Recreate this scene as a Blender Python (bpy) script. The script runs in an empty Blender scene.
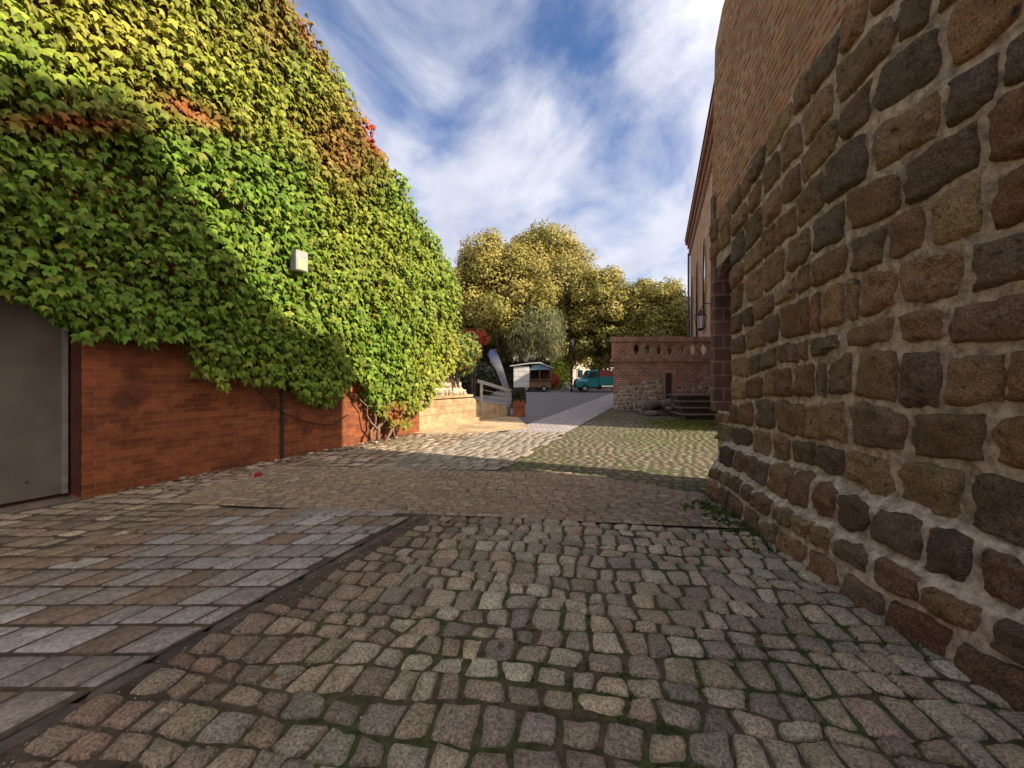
import bpy, math, random
import numpy as np
from mathutils import Vector

rnd = random.Random(7)
R = np.random.default_rng(11)
scene = bpy.context.scene
COL = scene.collection

# ------------------------------------------------------------------ camera, sky, sun, exposure
cam_d = bpy.data.cameras.new('camera')
cam = bpy.data.objects.new('camera', cam_d)
COL.objects.link(cam)
cam.location = (0, 0, 1.6)
cam.rotation_euler = (math.radians(90), 0, 0)
cam_d.sensor_width = 36.0
cam_d.lens = 36.0 * 400 / 1024
cam_d.shift_y = -9 / 1024
cam_d.clip_start = 0.05
cam_d.clip_end = 3000
scene.camera = cam

SUN_EL = math.radians(33.0)
SUN_DIR = Vector((0.93, -0.368, 0)).normalized()          # towards the sun, on the ground
world = bpy.data.worlds.new('World')
scene.world = world
world.use_nodes = True


def build_world():
    nt = world.node_tree
    nt.nodes.clear()
    N = nt.nodes.new
    L = nt.links.new
    out = N('ShaderNodeOutputWorld')
    bg = N('ShaderNodeBackground')
    bg.inputs['Strength'].default_value = 0.15
    sky = N('ShaderNodeTexSky')
    sky.sky_type = 'NISHITA'
    sky.sun_disc = False
    sky.sun_elevation = SUN_EL
    sky.sun_rotation = math.atan2(SUN_DIR.x, SUN_DIR.y)
    sky.air_density = 1.0
    sky.dust_density = 0.6
    sky.ozone_density = 2.0
    tc = N('ShaderNodeTexCoord')
    sep = N('ShaderNodeSeparateXYZ')
    L(tc.outputs['Generated'], sep.inputs[0])

    def math_(op, a, b=None, c=None):
        n = N('ShaderNodeMath')
        n.operation = op
        for i, v in enumerate((a, b, c)):
            if v is None:
                continue
            if isinstance(v, (int, float)):
                n.inputs[i].default_value = v
            else:
                L(v, n.inputs[i])
        return n.outputs[0]
    zc = math_('ADD', math_('MAXIMUM', sep.outputs['Z'], 0.0), 0.22)
    px = math_('DIVIDE', sep.outputs['X'], zc)
    py = math_('DIVIDE', sep.outputs['Y'], zc)
    comb = N('ShaderNodeCombineXYZ')
    L(px, comb.inputs[0])
    L(py, comb.inputs[1])
    comb.inputs[2].default_value = 0.0
    mp = N('ShaderNodeMapping')
    mp.inputs['Location'].default_value = (8.374, -8.79, 6.624)
    mp.inputs['Rotation'].default_value = (0, 0, -0.684)
    mp.inputs['Scale'].default_value = (1.0, 0.75, 1.0)
    L(comb.outputs[0], mp.inputs[0])
    n1 = N('ShaderNodeTexNoise')
    n1.inputs['Scale'].default_value = 1.9
    n1.inputs['Detail'].default_value = 9
    n1.inputs['Roughness'].default_value = 0.56
    n1.inputs['Distortion'].default_value = 0.35
    L(mp.outputs[0], n1.inputs['Vector'])
    # thin veil growing towards the horizon
    elev = N('ShaderNodeMapRange')
    elev.inputs['From Min'].default_value = 0.25
    elev.inputs['From Max'].default_value = 0.62
    elev.inputs['To Min'].default_value = 0.22
    elev.inputs['To Max'].default_value = 0.03
    L(sep.outputs['Z'], elev.inputs['Value'])
    dens = math_('ADD', n1.outputs['Fac'], elev.outputs[0])
    cr = N('ShaderNodeMapRange')
    cr.interpolation_type = 'SMOOTHSTEP'
    cr.inputs['From Min'].default_value = 0.42
    cr.inputs['From Max'].default_value = 0.70
    cr.inputs['To Min'].default_value = 0.0
    cr.inputs['To Max'].default_value = 0.95
    L(dens, cr.inputs['Value'])
    # cloud shading: slightly grey bellies
    n2 = N('ShaderNodeTexNoise')
    n2.inputs['Scale'].default_value = 2.4
    n2.inputs['Detail'].default_value = 5
    L(mp.outputs[0], n2.inputs['Vector'])
    cc = N('ShaderNodeMix')
    cc.data_type = 'RGBA'
    cc.inputs[6].default_value = (1.95, 2.02, 2.5, 1)
    cc.inputs[7].default_value = (2.9, 2.92, 3.2, 1)
    cm = N('ShaderNodeMapRange')
    cm.inputs['From Min'].default_value = 0.3
    cm.inputs['From Max'].default_value = 0.65
    L(n2.outputs['Fac'], cm.inputs['Value'])
    L(cm.outputs[0], cc.inputs[0])
    mix = N('ShaderNodeMix')
    mix.data_type = 'RGBA'
    # unseen clouds towards the sun made brighter, thicker and warmer as added fill light
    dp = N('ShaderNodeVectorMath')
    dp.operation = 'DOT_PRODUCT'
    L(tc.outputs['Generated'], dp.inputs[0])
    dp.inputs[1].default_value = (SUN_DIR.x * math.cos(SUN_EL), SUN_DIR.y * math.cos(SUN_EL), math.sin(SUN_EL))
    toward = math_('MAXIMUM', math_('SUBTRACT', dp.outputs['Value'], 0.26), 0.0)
    fill_glow = math_('MULTIPLY_ADD', math_('POWER', toward, 1.2), 4.6, 1.0)
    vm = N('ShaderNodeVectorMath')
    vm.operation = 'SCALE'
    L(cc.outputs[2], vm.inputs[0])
    L(fill_glow, vm.inputs['Scale'])
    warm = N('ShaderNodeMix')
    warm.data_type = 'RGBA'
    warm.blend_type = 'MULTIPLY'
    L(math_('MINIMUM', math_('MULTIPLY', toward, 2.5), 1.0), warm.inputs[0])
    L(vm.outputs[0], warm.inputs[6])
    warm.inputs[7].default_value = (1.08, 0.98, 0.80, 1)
    dk = N('ShaderNodeVectorMath')
    dk.operation = 'MULTIPLY'
    L(sky.outputs[0], dk.inputs[0])
    dk.inputs[1].default_value = (0.36, 0.43, 0.55)
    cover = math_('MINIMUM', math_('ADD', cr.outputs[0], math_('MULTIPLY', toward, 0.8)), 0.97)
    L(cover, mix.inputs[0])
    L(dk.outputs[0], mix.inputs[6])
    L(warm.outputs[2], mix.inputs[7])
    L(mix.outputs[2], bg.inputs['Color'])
    L(bg.outputs[0], out.inputs['Surface'])


build_world()
sun_d = bpy.data.lights.new('sun', 'SUN')
sun_d.energy = 4.6
sun_d.angle = math.radians(0.55)
sun_d.color = (1.0, 0.86, 0.66)
sun = bpy.data.objects.new('sun', sun_d)
COL.objects.link(sun)
sd = Vector((SUN_DIR.x * math.cos(SUN_EL), SUN_DIR.y * math.cos(SUN_EL), math.sin(SUN_EL)))
sun.rotation_euler = sd.to_track_quat('Z', 'Y').to_euler()
sun.location = (30, -15, 40)
vs = scene.view_settings
vs.view_transform = 'Standard'
vs.look = 'None'
vs.exposure = 1.15
vs.gamma = 1.0
vs.use_curve_mapping = False
scene.cycles.max_bounces = 6
scene.cycles.diffuse_bounces = 4
scene.cycles.use_denoising = True


# ------------------------------------------------------------------ helpers
def vnoise(p, seed=0):
    """value noise, p (n,3) -> about -1..1"""
    p = np.asarray(p, float)
    i = np.floor(p).astype(np.int64)
    f = p - i
    f = f * f * (3 - 2 * f)

    def h(ix, iy, iz):
        n = (ix * 374761393 + iy * 668265263 + iz * 2147483647 + seed * 974634777) & 0xFFFFFFFF
        n = ((n ^ (n >> 13)) * 1274126177) & 0xFFFFFFFF
        n = (n ^ (n >> 16)) & 0xFFFFFFFF
        return n / 4294967295.0
    r = 0
    for dx in (0, 1):
        wx = f[:, 0] if dx else 1 - f[:, 0]
        for dy in (0, 1):
            wy = f[:, 1] if dy else 1 - f[:, 1]
            for dz in (0, 1):
                wz = f[:, 2] if dz else 1 - f[:, 2]
                r = r + wx * wy * wz * h(i[:, 0] + dx, i[:, 1] + dy, i[:, 2] + dz)
    return r * 2 - 1


def mesh_np(name, v, f, mat=None, parent=None, col=None, uv=None, smooth=False):
    """v (n,3), f (m,k) array of equal faces or a list of lists; col (n,3) per vertex; uv (n,2) per vertex"""
    me = bpy.data.meshes.new(name)
    v = np.asarray(v, np.float32)
    if isinstance(f, np.ndarray):
        m, k = f.shape
        me.vertices.add(len(v))
        me.vertices.foreach_set('co', v.ravel())
        me.loops.add(m * k)
        me.loops.foreach_set('vertex_index', f.astype(np.int32).ravel())
        me.polygons.add(m)
        me.polygons.foreach_set('loop_start', np.arange(0, m * k, k, dtype=np.int32))
        me.update(calc_edges=True)
        me.validate()
    else:
        me.from_pydata(v.tolist(), [], [list(q) for q in f])
        me.update()
    if col is not None:
        a = me.color_attributes.new('Col', 'FLOAT_COLOR', 'POINT')
        c4 = np.ones((len(v), 4), np.float32)
        c4[:, :3] = col
        a.data.foreach_set('color', c4.ravel())
    if uv is not None:
        ul = me.uv_layers.new(name='UVMap')
        li = np.zeros(len(me.loops), np.int32)
        me.loops.foreach_get('vertex_index', li)
        ul.data.foreach_set('uv', np.asarray(uv, np.float32)[li].ravel())
    if smooth:
        me.polygons.foreach_set('use_smooth', np.ones(len(me.polygons), bool))
    if mat:
        me.materials.append(mat)
    o = bpy.data.objects.new(name, me)
    COL.objects.link(o)
    if parent:
        o.parent = parent
        o.matrix_parent_inverse = parent.matrix_world.inverted() if False else o.matrix_parent_inverse
    return o


class MB:
    """collects shapes for ONE mesh object, in world coordinates; build() makes them local to the parent"""
    def __init__(self):
        self.v, self.f, self.uv = [], [], []

    def add(self, v, f, uv=None):
        b = len(self.v)
        self.v += [tuple(p) for p in v]
        self.f += [[i + b for i in q] for q in f]
        self.uv += list(uv) if uv is not None else [(p[0] + p[1], p[2]) for p in v]
        return self

    def box(self, x0, x1, y0, y1, z0, z1):
        v = [(x, y, z) for z in (z0, z1) for y in (y0, y1) for x in (x0, x1)]
        return self.add(v, [(0, 2, 3, 1), (4, 5, 7, 6), (0, 1, 5, 4), (2, 6, 7, 3), (0, 4, 6, 2), (1, 3, 7, 5)])

    def obox(self, c, ax, ay, az):
        """oriented box: centre and three half axes"""
        c, ax, ay, az = (np.array(q, float) for q in (c, ax, ay, az))
        v = [c + sx * ax + sy * ay + sz * az for sz in (-1, 1) for sy in (-1, 1) for sx in (-1, 1)]
        return self.add(v, [(0, 2, 3, 1), (4, 5, 7, 6), (0, 1, 5, 4), (2, 6, 7, 3), (0, 4, 6, 2), (1, 3, 7, 5)])

    def extrude(self, poly, vec, uv=None):
        """closed prism over a polygon of 3D points"""
        n = len(poly)
        vec = np.array(vec, float)
        a = [np.array(p, float) for p in poly]
        v = a + [p + vec for p in a]
        f = [list(range(n)), list(range(2 * n - 1, n - 1, -1))] + [[i, i + n, (i + 1) % n + n, (i + 1) % n] for i in range(n)]
        return self.add(v, f, None if uv is None else list(uv) + list(uv))

    def tube(self, pts, r, k=8, cap=True):
        pts = [np.array(p, float) for p in pts]
        rs = r if hasattr(r, '__len__') else [r] * len(pts)
        v, f = [], []
        up = np.array([0.13, 0.21, 0.97])
        for i, p in enumerate(pts):
            t = pts[min(i + 1, len(pts) - 1)] - pts[max(i - 1, 0)]
            t = t / (np.linalg.norm(t) + 1e-9)
            a = np.cross(t, up)
            if np.linalg.norm(a) < 0.15:
                a = np.cross(t, np.array([1.0, 0, 0]))
            a /= np.linalg.norm(a)
            b = np.cross(t, a)
            for j in range(k):
                w = 2 * math.pi * j / k
                v.append(p + rs[i] * (a * math.cos(w) + b * math.sin(w)))
        for i in range(len(pts) - 1):
            for j in range(k):
                f.append((i * k + j, i * k + (j + 1) % k, (i + 1) * k + (j + 1) % k, (i + 1) * k + j))
        if cap:
            f.append(tuple(range(k))[::-1])
            f.append(tuple((len(pts) - 1) * k + j for j in range(k)))
        return self.add(v, f)

    def lathe(self, c, prof, k=16, axis='z'):
        c = np.array(c, float)
        v, f = [], []
        for (r, h) in prof:
            for j in range(k):
                w = 2 * math.pi * j / k
                q = (r * math.cos(w), r * math.sin(w), h)
                if axis == 'x':
                    q = (h, q[0], q[1])
                elif axis == 'y':
                    q = (q[0], h, q[1])
                v.append(c + np.array(q))
        n = len(prof)
        for i in range(n - 1):
            for j in range(k):
                f.append((i * k + j, i * k + (j + 1) % k, (i + 1) * k + (j + 1) % k, (i + 1) * k + j))
        f.append(tuple(range(k))[::-1])
        f.append(tuple((n - 1) * k + j for j in range(k)))
        return self.add(v, f)

    def build(self, name, mat, parent=None, smooth=False, bevel=0.0):
        v = np.array(self.v, float)
        if parent is not None:
            v = v - origin(parent)
        o = mesh_np(name, v, self.f, mat, parent, uv=np.array(self.uv, float), smooth=smooth)
        if bevel:
            m = o.modifiers.new('bevel', 'BEVEL')
            m.width = bevel
            m.segments = 2
            m.limit_method = 'ANGLE'
        return o


ORIG = {}


def origin(o):
    p = np.array(ORIG.get(o.name, (0, 0, 0)), float)
    if o.name not in ORIG and o.parent is not None:
        return origin(o.parent)
    return p


def tag(o, label=None, cat=None, group=None, kind=None):
    for k, val in (('label', label), ('category', cat), ('group', group), ('kind', kind)):
        if val:
            o[k] = val
    return o


def thing(name, label, cat, loc=(0, 0, 0), group=None):
    o = bpy.data.objects.new(name, None)
    o.empty_display_size = 0.2
    COL.objects.link(o)
    o.location = loc
    ORIG[o.name] = tuple(loc)
    return tag(o, label, cat, group)


def struct(o):
    o['kind'] = 'structure'
    return o


# ------------------------------------------------------------------ materials
MATS = {}


def mat(name, c=(0.5, 0.5, 0.5), rough=0.85, attr=False, noise=(6.0, 0.35), bump=(40.0, 0.3), metal=0.0, uvb=None,
        transl=0.0, spec=0.3, c2=None, n2=(1.5, 0.5), bump2=None, emit=None):
    """c base colour (or the Col attribute), noise=(scale, amount) value mottling, c2 a second colour in patches,
    uvb = brick pattern dict on UV metres, bump=(scale, distance in cm)"""
    if name in MATS:
        return MATS[name]
    m = bpy.data.materials.new(name)
    m.use_nodes = True
    nt = m.node_tree
    nt.nodes.clear()
    N, L = nt.nodes.new, nt.links.new
    out = N('ShaderNodeOutputMaterial')
    bs = N('ShaderNodeBsdfPrincipled')
    bs.inputs['Roughness'].default_value = rough
    bs.inputs['Metallic'].default_value = metal
    bs.inputs['Specular IOR Level'].default_value = spec
    tc = N('ShaderNodeTexCoord')
    geo = N('ShaderNodeNewGeometry')
    pos = geo.outputs['Position']

    def tex(scale, detail=6, rgh=0.6):
        n = N('ShaderNodeTexNoise')
        n.inputs['Scale'].default_value = scale
        n.inputs['Detail'].default_value = detail
        n.inputs['Roughness'].default_value = rgh
        L(pos, n.inputs['Vector'])
        return n.outputs['Fac']

    def mixc(fac, a, b, mode='MIX'):
        n = N('ShaderNodeMix')
        n.data_type = 'RGBA'
        n.blend_type = mode
        for s, val in ((n.inputs[0], fac), (n.inputs[6], a), (n.inputs[7], b)):
            if isinstance(val, (int, float)):
                s.default_value = val
            elif isinstance(val, tuple):
                s.default_value = (*val, 1) if len(val) == 3 else val
            else:
                L(val, s)
        return n.outputs[2]

    def ramp(x, a, b, lo=0.0, hi=1.0):
        n = N('ShaderNodeMapRange')
        n.interpolation_type = 'SMOOTHSTEP'
        n.inputs['From Min'].default_value = a
        n.inputs['From Max'].default_value = b
        n.inputs['To Min'].default_value = lo
        n.inputs['To Max'].default_value = hi
        L(x, n.inputs['Value'])
        return n.outputs[0]
    height = None
    if attr:
        at = N('ShaderNodeAttribute')
        at.attribute_name = 'Col'
        col = at.outputs['Color']
    else:
        col = tuple(c)
    if uvb:
        br = N('ShaderNodeTexBrick')
        br.offset = uvb.get('offset', 0.5)
        L(tc.outputs['UV'], br.inputs['Vector'])
        br.inputs['Scale'].default_value = 1.0
        br.inputs['Brick Width'].default_value = uvb.get('w', 0.25)
        br.inputs['Row Height'].default_value = uvb.get('h', 0.085)
        br.inputs['Mortar Size'].default_value = uvb.get('m', 0.006)
        br.inputs['Mortar Smooth'].default_value = 0.2
        br.inputs['Bias'].default_value = uvb.get('bias', 0.0)
        br.inputs['Color1'].default_value = (*uvb['c1'], 1)
        br.inputs['Color2'].default_value = (*uvb['c2'], 1)
        br.inputs['Mortar'].default_value = (*uvb['cm'], 1)
        col = br.outputs['Color']
        height = br.outputs['Fac']
    if c2 is not None:
        col = mixc(ramp(tex(n2[0], 5), n2[1] - 0.08, n2[1] + 0.12), col, tuple(c2))
    if noise:
        f = ramp(tex(noise[0], 8, 0.65), 0.3, 0.7, 1 - noise[1], 1 + noise[1])
        cb = N('ShaderNodeCombineColor')
        for i in range(3):
            L(f, cb.inputs[i])
        col = mixc(1.0, col, cb.outputs[0], 'MULTIPLY')
    if isinstance(col, tuple):
        bs.inputs['Base Color'].default_value = (*col, 1)
    else:
        L(col, bs.inputs['Base Color'])
    nrm = None
    if bump:
        b = N('ShaderNodeBump')
        b.inputs['Strength'].default_value = 0.9
        b.inputs['Distance'].default_value = bump[1] / 100
        L(tex(bump[0], 7, 0.65), b.inputs['Height'])
        nrm = b.outputs[0]
    if height is not None:
        b = N('ShaderNodeBump')
        b.invert = True
        b.inputs['Strength'].default_value = 0.9
        b.inputs['Distance'].default_value = 0.008
        L(height, b.inputs['Height'])
        if nrm:
            L(nrm, b.inputs['Normal'])
        nrm = b.outputs[0]
    if nrm:
        L(nrm, bs.inputs['Normal'])
    if emit:
        bs.inputs['Emission Color'].default_value = (*emit[0], 1)
        bs.inputs['Emission Strength'].default_value = emit[1]
    surf = bs.outputs[0]
    if transl:
        tr = N('ShaderNodeBsdfTranslucent')
        if isinstance(col, tuple):
            tr.inputs['Color'].default_value = (*col, 1)
        else:
            hs = N('ShaderNodeHueSaturation')
            hs.inputs['Value'].default_value = 1.3
            L(col, hs.inputs['Color'])
            L(hs.outputs[0], tr.inputs['Color'])
        mx = N('ShaderNodeMixShader')
        mx.inputs[0].default_value = transl
        L(bs.outputs[0], mx.inputs[1])
        L(tr.outputs[0], mx.inputs[2])
        surf = mx.outputs[0]
    L(surf, out.inputs['Surface'])
    MATS[name] = m
    return m


M_stone = mat('field_stone', attr=True, noise=(80, 0.6), bump=(65, 2.6), rough=0.88, spec=0.25, c2=(0.05, 0.042, 0.034), n2=(20, 0.61))
M_cobble = mat('cobble_stone', attr=True, noise=(75, 0.6), bump=(70, 1.1), rough=0.75, spec=0.3)
M_slab = mat('slab_stone', attr=True, noise=(40, 0.35), bump=(70, 0.7), rough=0.8, spec=0.25)
M_brickgeo = mat('old_brick', attr=True, noise=(12, 0.35), bump=(80, 0.4), rough=0.9)
M_mortar = mat('lime_mortar', (0.52, 0.435, 0.32), noise=(14, 0.5), bump=(45, 3.0), rough=0.97)
M_moss = mat('mossy_soil', (0.085, 0.065, 0.04), c2=(0.05, 0.068, 0.018), n2=(2.2, 0.5), noise=(18, 0.5), bump=(60, 1.0), rough=1.0)
M_soil = mat('dry_soil', (0.085, 0.062, 0.042), c2=(0.055, 0.042, 0.03), n2=(3, 0.5), noise=(18, 0.4), bump=(60, 0.8), rough=1.0)
M_earth = mat('trodden_earth', (0.17, 0.13, 0.095), c2=(0.11, 0.085, 0.06), n2=(0.6, 0.5), noise=(9, 0.35), bump=(40, 1.0), rough=1.0)
M_plaza = mat('plaza_paving', (0.13, 0.115, 0.115), noise=(3, 0.3), bump=(30, 0.8), rough=0.85)
M_redbrick = mat('painted_red_brick', noise=(5, 0.22), bump=(60, 0.2), c2=(0.09, 0.025, 0.011), n2=(1.3, 0.58), rough=0.75,
                 uvb=dict(w=0.25, h=0.077, m=0.0045, c1=(0.25, 0.072, 0.022), c2=(0.14, 0.038, 0.014), cm=(0.25, 0.11, 0.055)))
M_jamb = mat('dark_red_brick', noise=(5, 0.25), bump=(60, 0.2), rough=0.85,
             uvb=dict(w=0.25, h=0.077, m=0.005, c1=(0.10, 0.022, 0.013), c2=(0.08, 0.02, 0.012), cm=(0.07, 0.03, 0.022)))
M_churchbrick = mat('church_brick', noise=(1.2, 0.25), bump=(30, 0.4), rough=0.9,
                    uvb=dict(w=0.29, h=0.1, m=0.008, c1=(0.56, 0.33, 0.17), c2=(0.48, 0.27, 0.14), cm=(0.58, 0.44, 0.29)))
M_towerbrick = mat('tower_brick', noise=(1.2, 0.25), bump=(30, 0.4), rough=0.9,
                   uvb=dict(w=0.28, h=0.1, m=0.008, c1=(0.40, 0.27, 0.16), c2=(0.40, 0.27, 0.16), cm=(0.40, 0.27, 0.16)))
M_terrbrick = mat('terrace_brick', noise=(2, 0.3), bump=(30, 0.4), rough=0.9,
                  uvb=dict(w=0.27, h=0.1, m=0.013, c1=(0.38, 0.18, 0.115), c2=(0.23, 0.115, 0.08), cm=(0.5, 0.38, 0.28)))
M_terracotta = mat('worn_terracotta', (0.37, 0.23, 0.16), c2=(0.27, 0.175, 0.13), n2=(2.5, 0.5), noise=(6, 0.35), bump=(40, 0.5), rough=0.9)
M_cornice = mat('cornice_brick', (0.34, 0.19, 0.11), noise=(3, 0.3), bump=(30, 0.5), rough=0.9)
M_roof = mat('roof_tile', (0.19, 0.075, 0.045), noise=(4, 0.35), bump=(20, 1.0), rough=0.9)
M_steel = mat('grey_door_paint', (0.15, 0.127, 0.098), c2=(0.115, 0.098, 0.076), n2=(0.9, 0.5), noise=(2.5, 0.12), bump=(4, 0.25), rough=0.45, spec=0.5)
M_steel_edge = mat('bare_steel_edge', (0.36, 0.34, 0.31), noise=(8, 0.2), bump=None, rough=0.4, metal=0.5)
M_leaf = mat('vine_leaf', attr=True, noise=(30, 0.18), bump=None, rough=0.55, spec=0.16, transl=0.25)
M_tleaf = mat('tree_leaf', attr=True, noise=(3, 0.25), bump=None, rough=0.7, spec=0.25, transl=0.25)
M_bark = mat('bark', (0.10, 0.075, 0.055), noise=(8, 0.4), bump=(30, 1.5), rough=0.95)
M_vinewood = mat('vine_wood', (0.16, 0.11, 0.075), noise=(12, 0.4), bump=(50, 0.8), rough=0.95)
M_black = mat('black_rubber', (0.02, 0.02, 0.02), noise=None, bump=None, rough=0.6)
M_iron = mat('dark_iron', (0.035, 0.032, 0.03), noise=(8, 0.2), bump=None, rough=0.5)
M_sand = mat('yellow_sandstone', (0.36, 0.255, 0.145), c2=(0.28, 0.19, 0.105), n2=(1.4, 0.5), noise=(5, 0.25), bump=(30, 1.0), rough=0.9)
M_galv = mat('galvanised_rail', (0.42, 0.40, 0.36), noise=(6, 0.15), bump=None, rough=0.45, metal=0.4)
M_white = mat('white_paint', (0.72, 0.70, 0.66), noise=(2, 0.08), bump=None, rough=0.6)
M_greybox = mat('grey_plastic', (0.27, 0.27, 0.265), noise=(10, 0.08), bump=None, rough=0.5)
M_glass = mat('pale_glass', (0.40, 0.38, 0.24), noise=None, bump=None, rough=0.12, spec=0.6)
M_darkglass = mat('dark_glass', (0.03, 0.035, 0.04), noise=None, bump=None, rough=0.08, spec=0.7)
M_wood = mat('brown_wood', (0.20, 0.115, 0.06), noise=(6, 0.3), bump=(30, 0.4), rough=0.8)
M_oak = mat('dark_oak', (0.06, 0.04, 0.028), noise=(6, 0.3), bump=(30, 0.4), rough=0.8)
M_teal = mat('teal_van_paint', (0.015, 0.20, 0.19), noise=(3, 0.1), bump=None, rough=0.35, spec=0.5)
M_tealdark = mat('dark_teal', (0.02, 0.085, 0.085), noise=None, bump=None, rough=0.5)
M_redbox = mat('red_box_paint', (0.26, 0.06, 0.045), noise=(3, 0.15), bump=None, rough=0.5)
M_palebl = mat('pale_blue_panel', (0.30, 0.52, 0.62), noise=None, bump=None, rough=0.4)
M_flag = mat('flag_cloth', attr=True, noise=(3, 0.1), bump=None, rough=0.8, transl=0.3)
M_hub = mat('wheel_steel', (0.35, 0.34, 0.33), noise=None, bump=None, rough=0.5, metal=0.3)
M_lamp = mat('lantern_glass', (0.55, 0.55, 0.5), noise=None, bump=None, rough=0.2)
M_curb = mat('gutter_stone', attr=True, noise=(12, 0.35), bump=(50, 0.6), rough=0.8)


# ------------------------------------------------------------------ stones: rounded blocks laid in cells
def rows(a0, a1, b0, b1, rh, wmin, wmax, jit=0.0, rjit=0.0, wave=0.0):
    """cells in rows: list of (4,2) corner arrays (a along the row, b across)"""
    cells = []
    bs = [b0]
    while bs[-1] < b1:
        bs.append(bs[-1] + rh * (1 + R.uniform(-rjit, rjit)))

    def edge(k, a):
        return bs[k] + wave * math.sin(a * 1.7 + k * 1.3) + wave * 0.6 * math.sin(a * 4.1 + k * 2.1)
    for k in range(len(bs) - 1):
        a = a0 - R.uniform(0, wmax)
        while a < a1:
            w = R.uniform(wmin, wmax)
            cells.append([(a, edge(k, a)), (a + w, edge(k, a + w)), (a + w, edge(k + 1, a + w)), (a, edge(k + 1, a))])
            a += w
    c = np.array(cells)
    if jit:
        # the same corner gets the same jitter in neighbouring cells of a row
        q = np.round(c / 1e-4)
        h = np.stack([vnoise(np.stack([c[..., 0].ravel() * 17.3, c[..., 1].ravel() * 13.7, np.full(c[..., 0].size, s)], 1), s)
                      for s in (3, 9)], 1).reshape(c.shape)
        c = c + h * jit
    return c


def stone_mesh(cells, mapf, grid=7, joint=0.012, H=0.03, rnd_k=(0.15, 0.5), p=(4, 8), rough=0.006, tilt=0.02, colors=None,
               cvar=0.12, sink=0.02, nscale=9.0, wob=0.0, rag=0.0):
    """returns verts, faces, colours for all the stones"""
    n = len(cells)
    s1 = {4: [-1, -0.55, 0.55, 1], 5: [-1, -0.78, 0, 0.78, 1], 6: [-1, -0.86, -0.35, 0.35, 0.86, 1], 7: [-1, -0.9, -0.55, 0, 0.55, 0.9, 1],
          9: [-1, -0.93, -0.74, -0.4, 0, 0.4, 0.74, 0.93, 1],
          17: [-1, -0.965, -0.9, -0.8, -0.67, -0.52, -0.35, -0.18, 0, 0.18, 0.35, 0.52, 0.67, 0.8, 0.9, 0.965, 1],
         11: [-1, -0.95, -0.82, -0.6, -0.3, 0, 0.3, 0.6, 0.82, 0.95, 1]}[grid]
    S, T = np.meshgrid(s1, s1)
    S, T = S.ravel()[None], T.ravel()[None]
    g = grid * grid
    k = R.uniform(rnd_k[0], rnd_k[1], (n, 1))
    s = S * np.sqrt(1 - k * T * T / 2)
    t = T * np.sqrt(1 - k * S * S / 2)
    c = cells[:, :, None, :]                                     # n,4,1,2
    w0 = np.linalg.norm(cells[:, 1] - cells[:, 0], axis=1)[:, None]
    w1 = np.linalg.norm(cells[:, 3] - cells[:, 0], axis=1)[:, None]
    s = s * np.clip(1 - joint / w0 * 2 * R.uniform(0.6, 1.4, (n, 1)), 0.3, 1)
    t = t * np.clip(1 - joint / w1 * 2 * R.uniform(0.6, 1.4, (n, 1)), 0.3, 1)
    if wob:
        ph = R.uniform(0, 6.28, (n, 4))
        an = np.arctan2(T, S)
        wv = 1 + wob * (np.sin(2 * an + ph[:, :1]) + 0.8 * np.sin(3 * an + ph[:, 1:2]) + 0.5 * np.sin(5 * an + ph[:, 2:3]))
        s = s * np.minimum(wv, 1.06)
        t = t * np.minimum(wv, 1.06)
    a = (s + 1) / 2
    b = (t + 1) / 2
    P = (c[:, 0] * ((1 - a) * (1 - b))[..., None] + c[:, 1] * (a * (1 - b))[..., None]
         + c[:, 2] * (a * b)[..., None] + c[:, 3] * ((1 - a) * b)[..., None])
    e = np.maximum(np.abs(S), np.abs(T))
    pp = R.uniform(p[0], p[1], (n, 1))
    Hn = H * R.uniform(0.75, 1.25, (n, 1))
    h = -sink + (Hn + sink) * (1 - e ** pp)
    h = h + (R.uniform(-1, 1, (n, 1)) * S + R.uniform(-1, 1, (n, 1)) * T) * tilt * (1 - e ** 8)
    q = np.concatenate([P.reshape(-1, 2), np.zeros((n * g, 1))], 1)
    seedo = np.repeat(R.uniform(0, 50, n), g)
    q[:, 2] = seedo
    nz = vnoise(q * [nscale, nscale, 1], 5) + 0.55 * vnoise(q * [nscale * 2.3, nscale * 2.3, 1], 6) + 0.3 * vnoise(q * [nscale * 5, nscale * 5, 1], 8)
    h = h + (nz.reshape(n, g)) * rough * np.where(e > 0.97, 0.3, 1)
    if rag:
        for ax in (0, 1):
            P[..., ax] += (rag * (vnoise(q * [11, 11, 1], 90 + ax) + 0.5 * vnoise(q * [27, 27, 1], 92 + ax))).reshape(n, g)
    V = mapf(P[..., 0].ravel(), P[..., 1].ravel(), h.ravel())
    ii = np.arange(grid - 1)
    base = (ii[:, None] * grid + ii[None]).ravel()
    quad = np.stack([base, base + 1, base + grid + 1, base + grid], 1)
    F = (quad[None] + (np.arange(n) * g)[:, None, None]).reshape(-1, 4)
    colors = np.asarray(colors)
    cs = colors[R.integers(0, len(colors), n)] if colors.shape[0] != n else colors
    cs = cs * R.uniform(1 - cvar * 2, 1 + cvar * 2, (n, 1)) * R.uniform(1 - cvar / 3, 1 + cvar / 3, (n, 3))
    C = np.repeat(cs, g, 0)
    C = C * (1 + 0.22 * vnoise(q * [14, 14, 1], 12) + 0.16 * vnoise(q * [45, 45, 1], 13))[:, None]
    return V, F, np.clip(C, 0.005, 0.9)


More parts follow.
